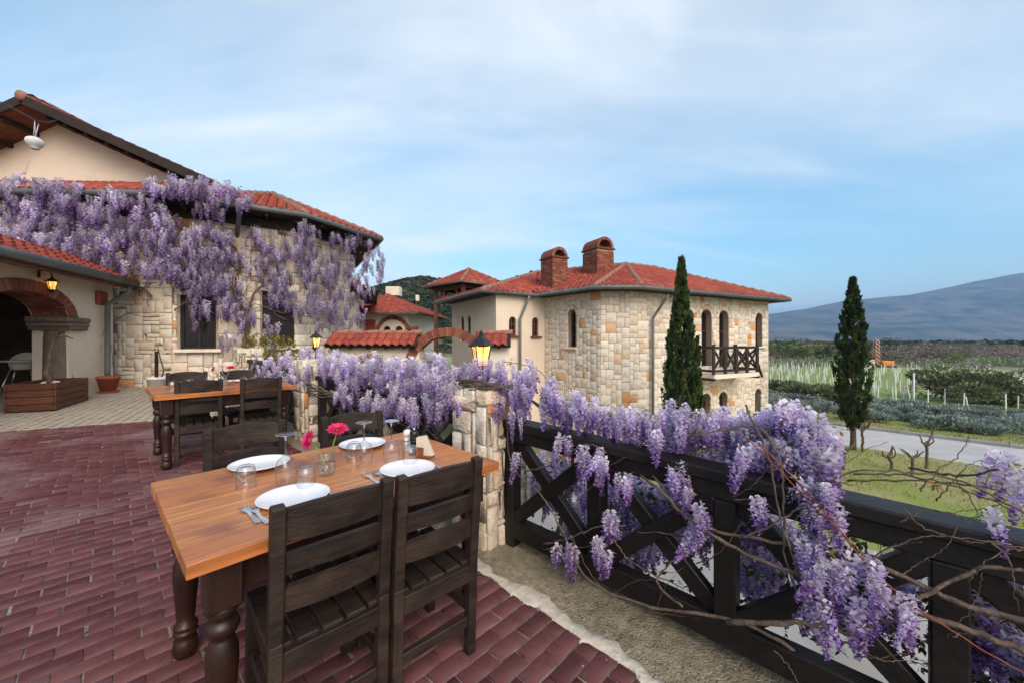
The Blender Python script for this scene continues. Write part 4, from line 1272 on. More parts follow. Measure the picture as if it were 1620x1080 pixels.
mbr.add([WW.pt(-1, -3.2, -.1), WW.pt(LW, -3.2, -.1), WW.pt(LW, -3.2, GZW), WW.pt(-1, -3.2, GZW)], [(0, 1, 2, 3)])
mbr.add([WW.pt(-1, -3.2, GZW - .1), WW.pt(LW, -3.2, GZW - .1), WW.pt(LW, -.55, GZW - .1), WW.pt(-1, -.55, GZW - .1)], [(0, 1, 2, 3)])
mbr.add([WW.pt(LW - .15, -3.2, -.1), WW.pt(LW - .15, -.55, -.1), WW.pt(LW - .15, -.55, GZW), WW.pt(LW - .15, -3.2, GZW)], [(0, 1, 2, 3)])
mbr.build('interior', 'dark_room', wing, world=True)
# brick ring and brick-lined soffit of the arch
N = 34
for k in range(N):
    t0, t1 = math.pi * (k + .05) / N, math.pi * (k + .95) / N
    vs = []
    for dpt in (.03 + rnd.uniform(-.004, .006), -.12):
        for (a_, b_, t) in ((hwid - .01, apz - spz - .01, t0), (hwid + .2, apz - spz + .2, t0), (hwid + .2, apz - spz + .2, t1), (hwid - .01, apz - spz - .01, t1)):
            vs.append(WW.pt(ua - a_ * math.cos(t), dpt, spz + b_ * math.sin(t)))
    MB().add(vs, [(3, 2, 1, 0), (4, 5, 6, 7), (0, 1, 5, 4), (1, 2, 6, 5), (2, 3, 7, 6), (3, 0, 4, 7)], r=rnd.random()).build('brick', 'brick', wing, world=True, rattr=True)
lin = MB()
for k in range(22):
    t0, t1 = math.pi * (k + .04) / 22, math.pi * (k + .96) / 22
    for j in range(3):
        d0, d1 = -.125 - .14 * j, -.25 - .14 * j
        vs = []
        for e in (-.012, .02):
            for (t, d_) in ((t0, d0), (t1, d0), (t1, d1), (t0, d1)):
                vs.append(WW.pt(ua - (hwid + e) * math.cos(t), d_, spz + (apz - spz + e) * math.sin(t)))
        lin.add(vs, [(0, 1, 2, 3), (7, 6, 5, 4), (0, 4, 5, 1), (1, 5, 6, 2), (2, 6, 7, 3), (3, 7, 4, 0)], r=rnd.random())
o = lin.build('arch_lining', 'brick', wing, world=True, rattr=True); o['kind'] = 'stuff'
# column and capital
cpt = Vector(WW.pt(ua + hwid + .12, -.22, 0)); cz = FL(cpt.x, cpt.y)
MB().lathe([(.27, 0), (.27, .08), (.235, .13), (.225, .2), (.21, 1.2), (.205, 1.5 - cz), (.20, 1.62 - cz), (.22, 1.66 - cz), (.0, 1.68 - cz)], 24, (cpt.x, cpt.y, cz)).build('column', 'wood_column', wing, world=True)
rzw = math.atan2(dw.y, dw.x)
cap = MB()
for (z_, s_, h_) in ((1.655, .50, .07), (1.73, .58, .09), (1.83, .66, .10)):
    cap.box((cpt.x, cpt.y, z_), (s_, .66, h_), rz=rzw, bev=.02)
cap.build('capital', 'wood_column', wing, world=True)
# eave
tile_roof(wing, [(*gp(6.4), GZW), (*gp(-.3), GZW), (*gp(-.3, -1.25), GZW + .56), (*gp(6.4, -1.25), GZW + .56)], seed=81, nind=150)
gutter(wing, [(*gp(6.4, .06), GZW - .03), (*gp(-.12, .06), GZW - .03)], .085)
mbx = MB(); mbx.bar((*gp(6.4, -.02), GZW - .12), (*gp(-.3, -.02), GZW - .12), .05, .12, .005)
mbx.build('fascia', 'rust_wood', wing, world=True)
mbx = MB().add([(*gp(6.4, 0), GZW - .08), (*gp(-.3, 0), GZW - .08), (*gp(-.3, -.5), GZW - .03), (*gp(6.4, -.5), GZW - .03)], [(0, 1, 2, 3)])
mbx.build('soffit', 'rust_wood', wing, world=True)
dp = gp(.05, .02); db = gp(.02, -.38)
pipe(wing, [(dp.x, dp.y, GZW - .1), (dp.x, dp.y, GZW - .25), (db.x, db.y, GZW - .55), (db.x, db.y, .75), (db.x + .02, db.y - .02, .62)], .05, 'gutter')
ub_ = uof(wp, wq, 158)
wbx = Vector(WW.pt(ub_, .03, zof(wp, wq, 158, 472)))
MB().box(wbx, (.34, .07, .30), rz=rzw, bev=.02).build('wall_box', 'terracotta', wing, world=True)
mbx = MB()
for k in range(3):
    p = Vector(WW.pt(ub_ + .12 + .14 * k, .03, 1.85)); pts_ = [p + Vector((.02 * math.sin(j * 1.3 + k), .03 * j * (k - .6), -.11 * j - .01 * j * j * (k == 1))) for j in range(7)]
    mbx.tube(pts_, .006, 4)
mbx.build('wall_cable', 'vine_wood', wing, world=True)
sp_ = Vector(WW.pt(uof(wp, wq, 187), .1, zof(wp, wq, 187, 470)))
spk = MB().lathe([(0, 0), (.05, .0), (.08, .04), (.075, .12), (.0, .14)], 12, sp_)
spk.build('spotlight', 'lamp_metal', wing, world=True)

# ================================================================== FENCE AND PILLARS
ROT = math.atan2(U1.y, U1.x)
def fz(t, h): p = fence_pt(t); return FL(p.x, p.y) + h
def fp3(t, off, h): p = fence_pt(t, off); return Vector((p.x, p.y, fz(t, h)))
def fence_panel(t0, t1, nb, label):
    c = fence_pt((t0 + t1) / 2)
    f = thing('timber_fence', label, 'fence', (c.x, c.y, FL(c.x, c.y)), 0, 'dark timber fence panels')
    def b(name, a, b_, w_, h_, bev=.006, up=(0, 0, 1)):
        o = MB().bar(a, b_, w_, h_, bev, up).build(name, 'fence_wood', f, world=True)
        return o
    n3 = (NF.x, NF.y, 0)
    seg = 2 if t1 - t0 > 2 else 1
    for k in range(seg):
        a, c_ = t0 + (t1 - t0) * k / seg, t0 + (t1 - t0) * (k + 1) / seg
        b('cap_rail', fp3(a, 0, .835), fp3(c_ - .003, 0, .835), .15, .055, .008)
    b('top_rail', fp3(t0, .0, .765), fp3(t1, .0, .765), .085, .084)
    b('bottom_rail', fp3(t0, .0, .125), fp3(t1, .0, .125), .085, .12)
    for k in range(nb + 1):
        t = t0 + .045 + (t1 - t0 - .09) * k / nb
        b('post', fp3(t, 0, -.02 if k in (0, nb) else .186), fp3(t, 0, .722), .09, .09, up=n3)
        if k < nb:
            a, c_ = t + .045, t0 + .045 + (t1 - t0 - .09) * (k + 1) / nb - .045
            b('brace', fp3(a, -.012, .19), fp3(c_, -.012, .72), .055, .085, .005)
            b('brace', fp3(a, .016, .72), fp3(c_, .016, .19), .055, .085, .005)
    return f
fence_panel(0.0, 3.46, 5, 'dark timber cross braced fence running to the right foreground, tangled with wisteria')
fence_panel(-3.42, -.36, 4, 'dark timber fence between the two lamp pillars, under a curtain of wisteria')
fence_panel(-6.9, -3.78, 4, 'dark timber fence beyond the far lamp pillar, leading to the restaurant wall')

def pillar(t, label, seed):
    c = fence_pt(t); hw, hd = .18, .20
    h = 1.04
    z0 = FL(c.x, c.y) - .03
    p = thing('stone_pillar', label, 'pillar', (c.x, c.y, z0), 0, 'stone lamp pillars along the fence')
    cor = [c - DF * hw - NF * hd, c + DF * hw - NF * hd, c + DF * hw + NF * hd, c - DF * hw + NF * hd]
    st = []; mb = MB()
    for k in range(4):
        W_ = Wall(cor[k], cor[(k + 1) % 4], z0, z0 + h)
        W_.core(mb)
        st += W_.stones(.052, .020, .009, seed + k, (1, 4), (2, 6), gap=.015)
    mb.add([(q.x, q.y, z0 + h) for q in cor], [(0, 1, 2, 3)])
    mb.build('core', 'mortar', p, world=True)
    W_ = Wall(cor[0], cor[1], z0, z0 + h)
    r_ = random.Random(seed)
    for a in range(3):                                     # cap stones
        for b in range(2):
            v, f = stone_piece(.40 / 3 - .01, .44 / 2 - .012, .045 + r_.uniform(0, .02), .008, r_)
            q = c + DF * (.40 * ((a + .5) / 3 - .5)) + NF * (.44 * ((b + .5) / 2 - .5))
            V = np.stack([q.x + DF.x * v[:, 0] + NF.x * v[:, 2], q.y + DF.y * v[:, 0] + NF.y * v[:, 2], z0 + h + v[:, 1]], 1)
            st.append((.05, V, f[:, ::-1], r_.uniform(.3, .8)))
    add_stones(p, st, 'pillar_stone', 300)
    return p, z0 + h + .05
p1, pt1 = pillar(-.18, 'rough cream stone pillar beside the near table, fence posts butting against it', 100)
p2_, pt2 = pillar(-3.6, 'rough cream stone pillar beside the far table, with the smaller lit lantern', 200)
p3_, pt3 = pillar(-7.1, 'cream stone pillar half hidden by wisteria near the restaurant wall', 300)

def lantern_parts(root, s=1.0, roof=True):
    """four sided tapering lantern, base at z=0, height .29"""
    def pan(k):
        a0, a1 = math.pi / 4 + k * math.pi / 2, math.pi / 4 + (k + 1) * math.pi / 2
        b, t = .052, .083
        return [(b * math.cos(a0), b * math.sin(a0), .04), (b * math.cos(a1), b * math.sin(a1), .04), (t * math.cos(a1), t * math.sin(a1), .19), (t * math.cos(a0), t * math.sin(a0), .19)]
    def bld(mb, n, m):
        o = mb.build(n, m, root); o.data.transform(Matrix.Scale(s, 4)); return o
    for k in range(4):
        q = pan(k)
        bld(MB().add(q, [(0, 1, 2, 3)]), 'pane', 'lamp_pane')
        bld(MB().tube([Vector(q[0]) * 1.0, Vector(q[3])], .006, 6), 'corner_bar', 'lamp_metal')
        mid0, mid1 = (Vector(q[0]) + Vector(q[1])) / 2, (Vector(q[2]) + Vector(q[3])) / 2
        bld(MB().tube([mid0, mid1], .0035, 5), 'glazing_bar', 'lamp_metal')
    bm_ = MB().lathe([(.0, -.02), (.03, -.02), (.03, .0), (.05, .01), (.058, .03), (.058, .045), (0, .045)], 4)
    bld(bm_, 'base', 'lamp_metal')
    rf = MB().lathe([(.100, .186), (.104, .196), (.088, .205), (.05, .245), (.024, .262), (.02, .275), (.012, .282), (.016, .292), (.006, .305), (0, .315)], 4, smooth=False)
    ro = bld(rf, 'roof', 'lamp_metal'); 
    for o in (ro,): pass
    bld(MB().lathe([(0, .06), (.014, .06), (.024, .10), (.02, .14), (0, .16)], 10), 'bulb', 'bulb')
def lantern(loc, label, rz, power, s=1.0):
    r_ = thing('lantern', label, 'lantern', loc, rz, 'lit black metal lanterns')
    lantern_parts(r_, s)
    ld = bpy.data.lights.new('lantern_light', 'POINT'); ld.energy = power; ld.color = (1.0, .58, .22); ld.shadow_soft_size = .05
    lo = bpy.data.objects.new('lantern_light', ld); COL.objects.link(lo); lo.parent = r_; lo.location = (0, 0, .12 * s)
    return r_
lp = Vector((-.225, 2.82))
lan = lantern((lp.x, lp.y, 1.185), 'larger lit black lantern on the near pillar, glowing amber', R(20), 5.0, .95)
MB().tube([(0, 0, -.01), (0, 0, -.12)], .016, 8).build('stem', 'lamp_metal', lan)
c = fence_pt(-3.55)
lan = lantern((c.x - .01, c.y, pt2 + .13), 'smaller lit black lantern on the far pillar among wisteria', R(35), 6.0, .82)
MB().tube([(0, 0, -.01), (0, 0, -.14)], .014, 8).build('stem', 'lamp_metal', lan)
q = Vector(WW.pt(uof(wp, wq, 64), .16, zof(wp, wq, 64, 461)))
lan = lantern(q, 'lit wall lantern above the brick arch', R(60), 11.0, .95)
mbx = MB().tube([(0, 0, .29), (-.02, 0, .36), (-.12, -.05, .37), (-.17, -.07, .34)], .012, 6)
mbx.box((-.17, -.07, .3), (.03, .09, .14), bev=.005)
mbx.build('bracket', 'lamp_metal', lan)

# ================================================================== TABLES

def bmat_board(k):
    n = 'board%d' % k
    if n in MATS: return n
    base = [(.60, .215, .052), (.68, .275, .075), (.53, .18, .05), (.64, .245, .066), (.50, .175, .056)][k]
    m = mat(n, base, .33, tuple(v * .52 for v in base), 9.0, .10, 20, stretch=(.35, 8, 8), spec=.45, dirt=((.16, .045, .035), 5.5, .75), coat=.25, lo=.36, hi=.66)
    return n
for k in range(5): bmat_board(k)
TL_, TWD, TH = 1.29, .881, .77
LEG = [(.034, 0), (.048, .012), (.052, .035), (.046, .075), (.036, .088), (.044, .096), (.050, .106), (.044, .116), (.041, .120), (.049, .13), (.047, .142), (.034, .15),
       (.038, .19), (.047, .30), (.052, .37), (.050, .41), (.038, .445), (.034, .452), (.048, .468), (.055, .485), (.048, .503), (.036, .512), (.04, .52), (.056, .55), (.05, .56)]
LEG = [(r_ * .9, z_) for r_, z_ in LEG]
def table(label, c, seed):
    t = thing('dining_table', label, 'table', (c[0], c[1], FL(c[0], c[1])), ROT + R(2.0), 'timber dining tables', tilt=True)
    r_ = random.Random(seed)
    n = 7; bw = TWD / n
    for k in range(n):
        y = -TWD / 2 + bw * (k + .5)
        e0, e1 = r_.uniform(-.0015, .0015), r_.uniform(-.0015, .0015)
        o = MB().box(((e0 + e1) / 2, y, TH - .0225 + r_.uniform(-.0006, .0006)), (TL_ + e1 - e0, bw - .0006, .045), bev=.0012 if 0 < k < n - 1 else .003).build('board', 'board%d' % r_.randrange(5), t)
    lx, ly = TL_ / 2 - .105, TWD / 2 - .105
    for sx in (-1, 1):
        for sy in (-1, 1):
            lg = MB().lathe(LEG, 24, (sx * lx, sy * ly, 0))
            lg.lathe([(0, 0), (.034, 0)], 24, (sx * lx, sy * ly, 0))
            o = lg.build('leg', 'leg_wood', t)
            MB().box((sx * lx, sy * ly, .64), (.10, .10, .172), bev=.008).build('leg_block', 'leg_wood', o)
        MB().box((sx * (lx - .01), 0, .655), (.03, 2 * ly - .1, .135), bev=.003).build('apron', 'leg_wood', t)
    for sy in (-1, 1):
        MB().box((0, sy * (ly - .01), .655), (2 * lx - .1, .03, .135), bev=.003).build('apron', 'leg_wood', t)
    return t
T1c, T2c = Vector((-.843, 1.894)), Vector((-3.43, 4.58))
table('orange brown timber dining table in the foreground, laid for four', T1c, 1)
table('timber dining table further back, laid for four beside the stone wall', T2c, 2)

# ================================================================== CHAIRS
def bow_slat(mb, x0, x1, z0, z1, th, bow, y0, tilt):
    N = 8; vs = []
    for i in range(N + 1):
        x = x0 + (x1 - x0) * i / N; k = 1 - (2 * i / N - 1) ** 2
        for (z, dy) in ((z0, 0), (z1, 0), (z1, th), (z0, th)):
            zz = z + (.016 * k if z == z1 else .006 * k)
            vs.append((x, y0 - bow * k - tilt * (zz - .45) + dy, zz))
    fs = []
    for i in range(N):
        a, b = 4 * i, 4 * i + 4
        for j in range(4):
            j2 = (j + 1) % 4
            fs.append((a + j, b + j, b + j2, a + j2))
    fs += [(0, 1, 2, 3), (4 * N + 3, 4 * N + 2, 4 * N + 1, 4 * N)]
    mb.add(vs, fs)
def make_chair(label):
    c = thing('wooden_chair', label, 'chair', (0, 0, 0), 0, 'dark wooden slat back chairs')
    B = lambda: MB()
    tl = .055
    for sx in (-1, 1):
        m_ = B(); m_.bar((sx * .18, -.18, 0), (sx * .18, -.185, .45), .042, .044, .005, up=(0, 1, 0)); m_.build('rear_leg', 'chair_wood', c)
        m_ = B(); m_.bar((sx * .18, -.185, .451), (sx * .18, -.185 - tl * .45, .90), .042, .044, .005, up=(0, 1, 0)); m_.build('back_post', 'chair_wood', c)
        m_ = B(); m_.bar((sx * .18, .17, 0), (sx * .18, .17, .405), .042, .042, .005, up=(0, 1, 0)); m_.build('front_leg', 'chair_wood', c)
        B().bar((sx * .18, -.16, .375), (sx * .18, .148, .375), .026, .06, .003).build('seat_rail', 'chair_wood', c)
        B().bar((sx * .18, -.16, .20), (sx * .18, .148, .20), .022, .04, .003).build('stretcher', 'chair_wood', c)
    B().bar((-.159, -.19, .378), (.159, -.19, .378), .03, .075, .003).build('seat_rail', 'chair_wood', c)
    B().bar((-.159, .17, .375), (.159, .17, .375), .026, .06, .003).build('seat_rail', 'chair_wood', c)
    B().bar((-.159, -.183, .155), (.159, -.183, .155), .022, .045, .003).build('stretcher', 'chair_wood', c)
    B().bar((-.159, .17, .27), (.159, .17, .27), .022, .04, .003).build('stretcher', 'chair_wood', c)
    for k in range(5):
        x = -.164 + .082 * k
        B().box((x, .012, .418 + .0015 * (k % 2)), (.070, .385 if k in (0, 4) else .40, .022), bev=.004).build('seat_board', 'chair_wood', c)
    m_ = B(); bow_slat(m_, -.16, .16, .775, .885, .022, .028, -.193, tl); m_.build('top_rail', 'chair_wood', c)
    m_ = B(); bow_slat(m_, -.16, .16, .672, .735, .022, .028, -.193, tl); m_.build('back_slat', 'chair_wood', c)
    m_ = B(); bow_slat(m_, -.16, .16, .545, .625, .022, .028, -.193, tl); m_.build('back_slat', 'chair_wood', c)
    return c
chair_spots = [((-.764, 1.50), 43.5, 'dark wooden chair nearest the viewer, left of the front pair at the near table'),
               ((-.449, 1.775), 42.5, 'dark wooden chair right of the front pair at the near table, next to the pillar'),
               ((-1.406, 2.115), 46 + 181, 'dark wooden chair across the near table, behind the left wine glass'),
               ((-.946, 2.45), 46 + 176, 'dark wooden chair across the near table, in front of the wisteria covered fence')]
def mid_top(a, b, side):
    p = (on_floor(*a, .89) + on_floor(*b, .89)) / 2
    return (p.x + side * U2.x * .2, p.y + side * U2.y * .2)
chair_spots += [(mid_top((288, 602.6), (348, 600), 1), 40, 'dark wooden chair at the far table, left of its near side pair'),
                (mid_top((392, 598), (442, 597), 1), 38, 'dark wooden chair at the far table, right of its near side pair'),
                (mid_top((267, 590), (319, 588), -1), 46 + 176, 'dark wooden chair across the far table, left one by the white pot'),
                (mid_top((356, 586), (403, 586), -1), 46 + 184, 'dark wooden chair across the far table, right one beside the yellow green shrub')]
proto = None
for (c, a, lab) in chair_spots:
    if proto is None: proto = make_chair(lab); o = proto
    else: o = copy_tree(proto); o['label'] = lab
    n_ = Vector((-0.028 * U2.x, -0.028 * U2.y, 1)).normalized()
    m_ = Vector((0, 0, 1)).rotation_difference(n_).to_matrix().to_4x4() @ Matrix.Rotation(R(a), 4, 'Z')
    o.location = (c[0], c[1], FL(c[0], c[1])); o.rotation_euler = m_.to_euler()

# ================================================================== TABLEWARE
def tt(px, py): return on_floor(px, py, .7705)
def plate(loc, label):
    o = MB().lathe([(0, .006), (.075, .006), (.088, .009), (.125, .019), (.131, .022), (.132, .0205), (.126, .016), (.09, .003), (.07, 0), (0, 0)], 40).build('plate', 'plate')
    o.location = loc; tag(o, label, 'plate', 'white dinner plates'); return o
def tumbler(loc, label, s=1.0):
    r_ = thing('tumbler', label, 'glass', loc, 0, 'upturned tumblers')
    MB().lathe([(.0365 * s, .0), (.039 * s, .03), (.0385 * s, .06), (.034 * s, .082), (.029 * s, .093), (.02 * s, .097), (0, .098)], 28).build('cup', 'glass', r_)
    MB().lathe([(.0335 * s, .0), (.036 * s, .03), (.0355 * s, .06), (.031 * s, .080), (.024 * s, .086), (0, .086)], 28).build('inner_wall', 'glass', r_)
    MB().tube([(.037 * s * math.cos(a * .2618), .037 * s * math.sin(a * .2618), .0015) for a in range(25)], .0011, 5, cap=False).build('rim', 'glass_thick', r_)
    return r_
def wine_glass(loc, label, s=1.0):
    r_ = thing('wine_glass', label, 'wine glass', loc, rnd.uniform(-.1, .1), 'upturned wine glasses')
    MB().lathe([(.033 * s, 0), (.040 * s, .03), (.044 * s, .06), (.042 * s, .085), (.032 * s, .11), (.014 * s, .125), (.006, .132)], 28).build('bowl', 'glass', r_)
    MB().lathe([(.006, .131), (.0042, .15), (.004, .19), (.0055, .208), (.011, .214)], 14).build('stem', 'glass_thick', r_)
    MB().lathe([(.011, .2135), (.03 * s, .2185), (.041 * s, .2215), (.0415 * s, .2235), (.03 * s, .2225), (0, .222)], 28).build('foot', 'glass_thick', r_)
    return r_
def fork(loc, rz, label):
    r_ = MB(); 
    prof = [(0, .0065), (.03, .0075), (.085, .0045), (.11, .004), (.122, .007), (.135, .011), (.15, .0118)]
    vs, fs = [], []
    for (x, w_) in prof:
        z = .004 + .006 * smoothstep(x, .09, .13) 
        vs += [(x, -w_, z), (x, w_, z), (x, w_, z + .0022), (x, -w_, z + .0022)]
    for i in range(len(prof) - 1):
        a, b = 4 * i, 4 * i + 4
        for j in range(4): fs.append((a + j, b + j, b + (j + 1) % 4, a + (j + 1) % 4))
    fs += [(3, 2, 1, 0)]
    r_.add(vs, fs)
    for k in range(4):
        y = -.0095 + .0063 * k
        r_.bar((.149, y, .0105), (.195, y, .006), .0033, .002, 0)
    o = r_.build('fork', 'steel'); o.location = loc; o.rotation_euler = (0, 0, rz); o.scale = (1.02, 1.35, 1)
    return tag(o, label, 'fork', 'table forks')
def knife(loc, rz, label):
    m_ = MB()
    m_.box((.045, 0, .004), (.09, .013, .006), bev=.002)
    pts = [(.088, -.006), (.19, -.009), (.212, .0), (.208, .006), (.088, .006)]
    m_.prism(pts, .003, .0052)
    o = m_.build('knife', 'steel'); o.location = loc; o.rotation_euler = (0, 0, rz)
    return tag(o, label, 'knife', 'table knives')
aU = math.atan2(U2.y, U2.x)
plate(tt(465, 790), 'white plate behind the nearest chair, front left place at the near table')
plate(tt(645, 745), 'white plate behind the right front chair at the near table')
plate(tt(411, 737), 'white plate at the back left place of the near table')
plate(tt(574, 705), 'white plate at the back right place of the near table, behind two wine glasses')
wine_glass(tt(452, 766), 'upturned wine glass standing alone on the left half of the near table')
wine_glass(tt(576, 737), 'upturned wine glass right of the flower vase on the near table')
wine_glass(tt(619, 733), 'upturned wine glass in front of the pepper mill on the near table')
tumbler(tt(389, 770), 'upturned tumbler at the left end of the near table')
tumbler(tt(484, 771), 'upturned tumbler just left of the flower vase')
tumbler(tt(560, 727), 'upturned tumbler half behind the middle wine glass')
tumbler(tt(649, 733), 'upturned tumbler at the right beside the pepper mill')
fork(tt(424, 829), aU + R(3), 'right fork of the pair left of the nearest plate')
fork(tt(409, 828), aU + R(3), 'left fork of the pair left of the nearest plate')
fork(tt(604, 768), aU - R(2), 'left fork of the pair beside the right front plate')
fork(tt(621, 764), aU - R(2), 'right fork of the pair beside the right front plate')
knife(tt(530, 786), aU + R(2), 'knife right of the nearest plate, in front of the vase')
knife(tt(556, 726), aU - R(8), 'knife right of the vase at the back of the near table')
knife(tt(384, 763), aU + R(0), 'knife at the far left end behind the tumbler')
knife(tt(697, 741), aU + R(0), 'knife right of the right front plate')

def gerbera(root, base, head, m, tilt):
    base, head = Vector(base), Vector(head)
    mid = base.lerp(head, .55) + Vector((.008, 0, .01))
    MB().tube([base, base.lerp(mid, .5), mid, head.lerp(mid, .3) + Vector((0, 0, .003)), head], .0028, 6).build('stalk', 'stalk', root)
    q = Vector(tilt).normalized().to_track_quat('Z', 'Y').to_matrix().to_4x4()
    M_ = Matrix.Translation(head) @ q
    p = MB(); p.M = M_
    for ring, (nn_, l_, z_, up_) in enumerate(((20, .052, .0, .006), (18, .042, .005, .014), (14, .026, .010, .016))):
        for k in range(nn_):
            a = 2 * math.pi * (k + .5 * ring) / nn_ + rnd.uniform(-.05, .05); l2 = l_ * rnd.uniform(.88, 1.05)
            ca, sa = math.cos(a), math.sin(a); w_ = .0068
            def P(r_, t, z): return (r_ * ca - t * sa, r_ * sa + t * ca, z)
            dz = rnd.uniform(-.003, .004)
            p.add([P(.006, 0, z_), P(l2 * .55, -w_, z_ + up_ * .6), P(l2 * .92, -w_ * .7, z_ + up_ + dz), P(l2, 0, z_ + up_ + dz), P(l2 * .92, w_ * .7, z_ + up_ + dz), P(l2 * .55, w_, z_ + up_ * .6)], [(0, 1, 2, 3, 4, 5)])
    h_ = p.build('flower_head', m, root)
    e = MB(); e.M = M_; e.lathe([(.010, .002), (.010, .008), (.006, .012), (0, .013)], 12); e.build('flower_eye', 'flower_eye', h_)
def vase(loc, label, rz, h1, h2, m1_, m2_):
    v = thing('flower_vase', label, 'vase', loc, rz, 'glass vases with pink gerberas')
    MB().lathe([(0, .002), (.028, .002), (.04, .018), (.043, .045), (.038, .08), (.032, .105), (.031, .108)], 28).build('bowl', 'glass', v)
    MB().lathe([(0, .006), (.026, .006), (.037, .02), (.040, .045), (.039, .058), (0, .058)], 24).build('water', 'water', v)
    gerbera(v, (.018, -.012, .012), h1, m1_, (-.8, -.7, .35))
    gerbera(v, (-.02, .008, .014), h2, m2_, (.1, -.25, 1))
v0 = tt(516, 751)
def rel(px, py, dY, v0=v0):
    d = ray(px, py); Y = v0.y + dY; p = Vector((d.x * Y, Y, HC + d.z * Y)) - v0; return tuple(p)
vase(v0, 'glass vase with two pink gerberas on the near table', 0, rel(491, 696, .0), rel(534, 680, .02), 'petal', 'petal_red')

mill = thing('pepper_mill', 'black pepper mill at the back of the near table', 'pepper mill', tt(655, 717))
MB().lathe([(0, 0), (.026, 0), (.027, .01), (.024, .03), (.019, .05), (.021, .07), (.024, .078), (.0, .08)], 20).build('body', 'black_gloss', mill)
MB().lathe([(0, .081), (.024, .081), (.025, .09), (.02, .1), (.024, .112), (.023, .124), (.012, .133), (0, .134)], 20).build('head', 'black_gloss', mill)
MB().lathe([(0, .133), (.005, .133), (.006, .14), (0, .145)], 10).build('knob', 'steel', mill)
slt = thing('salt_mill', 'white salt mill with dark lattice lines beside the pepper mill', 'salt mill', tt(644, 711))
MB().lathe([(0, 0), (.022, 0), (.023, .01), (.02, .05), (.022, .075), (0, .078)], 18).build('body', 'white_ceramic', slt)
MB().lathe([(0, .079), (.021, .079), (.023, .1), (.018, .115), (0, .12)], 18).build('head', 'white_ceramic', slt)
for k in range(6):
    a = k * math.pi / 3
    MB().tube([(.0235 * math.cos(a), .0235 * math.sin(a), .008), (.021 * math.cos(a), .021 * math.sin(a), .05), (.0228 * math.cos(a), .0228 * math.sin(a), .073)], .0012, 4).build('lattice', 'lamp_metal', slt)
for z_ in (.03, .055): MB().lathe([(.0225, z_), (.0235, z_ + .001), (.0225, z_ + .003)], 18).build('lattice', 'lamp_metal', slt)
nh = thing('napkin_holder', 'small wooden napkin holder with cream napkins at the end of the near table', 'napkin holder', tt(673, 722), R(-20))
MB().box((0, 0, .006), (.09, .05, .012), bev=.003).build('base', 'holder_wood', nh)
for sy in (-1, 1):
    MB().prism([(-.045, sy * .022 - .004), (.0, sy * .022 - .004), (.0, sy * .022 + .004), (-.045, sy * .022 + .004)], .012, .055).build('side', 'holder_wood', nh)
for k in range(5):
    y = -.014 + .007 * k
    e = rnd.uniform(-.006, .006)
    MB().add([(-.05, y, .013), (.052 + e, y, .013), (.0 + e, y + .002, .115), (-.05, y, .105)] + [(-.05, y + .004, .013), (.052 + e, y + .004, .013), (.0 + e, y + .005, .115), (-.05, y + .004, .105)],
             [(0, 1, 2, 3), (7, 6, 5, 4), (0, 4, 5, 1), (1, 5, 6, 2), (2, 6, 7, 3), (3, 7, 4, 0)]).build('napkin', 'napkin', nh)

# far table setting
def t2(u, v): 
    p = T2c + U1 * u + U2 * v
    return Vector((p.x, p.y, FL(p.x, p.y) + .7705))
plate(t2(-.27, -.3), 'white plate on the far table, front left')
plate(t2(.27, -.3), 'white plate on the far table, front right')
plate(t2(-.27, .3), 'white plate on the far table, back left')
plate(t2(.27, .3), 'white plate on the far table, back right')
for (u, v, l) in ((-.12, .12, 'back left'), (.02, .18, 'back centre'), (.36, .12, 'back right'), (.42, -.05, 'right end')):
    wine_glass(t2(u, v), 'upturned wine glass on the far table, ' + l)
for (u, v, l) in ((-.45, .0, 'left end'), (-.3, .08, 'left middle'), (.2, .0, 'beside its vase'), (.28, -.1, 'right middle')):
    tumbler(t2(u, v), 'upturned tumbler on the far table, ' + l)
v2 = t2(.0, -.02)
vase(v2, 'glass vase with two pink gerberas on the far table', 0, rel(339, 584, 0, v2), rel(365, 582, .02, v2), 'petal', 'petal')

# ================================================================== POTS, PLANTER, HIGH CHAIR, HANGING LAMP
def stemmed(root, pts, rad, m='vine_wood', name='stem'):
    return MB().tube(pts, rad, 6).build(name, m, root)
pa, pb, pc = on_floor(19, 652), on_floor(76, 652), on_floor(130, 634)
ctr = (pb + pc) / 2 + (pa - pb) * .5
ang = math.atan2((pc - pb).y, (pc - pb).x); Lp = (pc - pb).length; Wp = .56
pl = thing('wooden_planter', 'reddish brown board planter box with a gnarled bare plant by the arch', 'planter', (ctr.x, ctr.y, FL(ctr.x, ctr.y)), ang)
for k in range(4):
    z_ = .06 + .115 * k
    for sy in (-1, 1):
        MB().box((0, sy * Wp / 2, z_), (Lp, .03, .108), bev=.005).build('board', 'planter_wood', pl)
    for sx in (-1, 1):
        MB().box((sx * (Lp / 2 - .016), 0, z_), (.03, Wp - .034, .108), bev=.005).build('board', 'planter_wood', pl)
MB().box((0, 0, .2), (Lp - .07, Wp - .07, .4)).build('soil', 'soil', pl)
gn = [(.02, 0, .38), (.03, .02, .5), (.0, .05, .6), (.05, .03, .75), (.03, .02, .9), (.06, .0, 1.05), (.05, -.03, 1.18), (.02, -.1, 1.26), (-.02, -.2, 1.25), (-.03, -.3, 1.2)]
stemmed(pl, gn, [.045, .04, .045, .032, .034, .028, .03, .022, .018, .008])
stemmed(pl, [(.02, -.1, 1.26), (-.04, -.14, 1.34), (-.05, -.24, 1.33)], [.018, .014, .005])
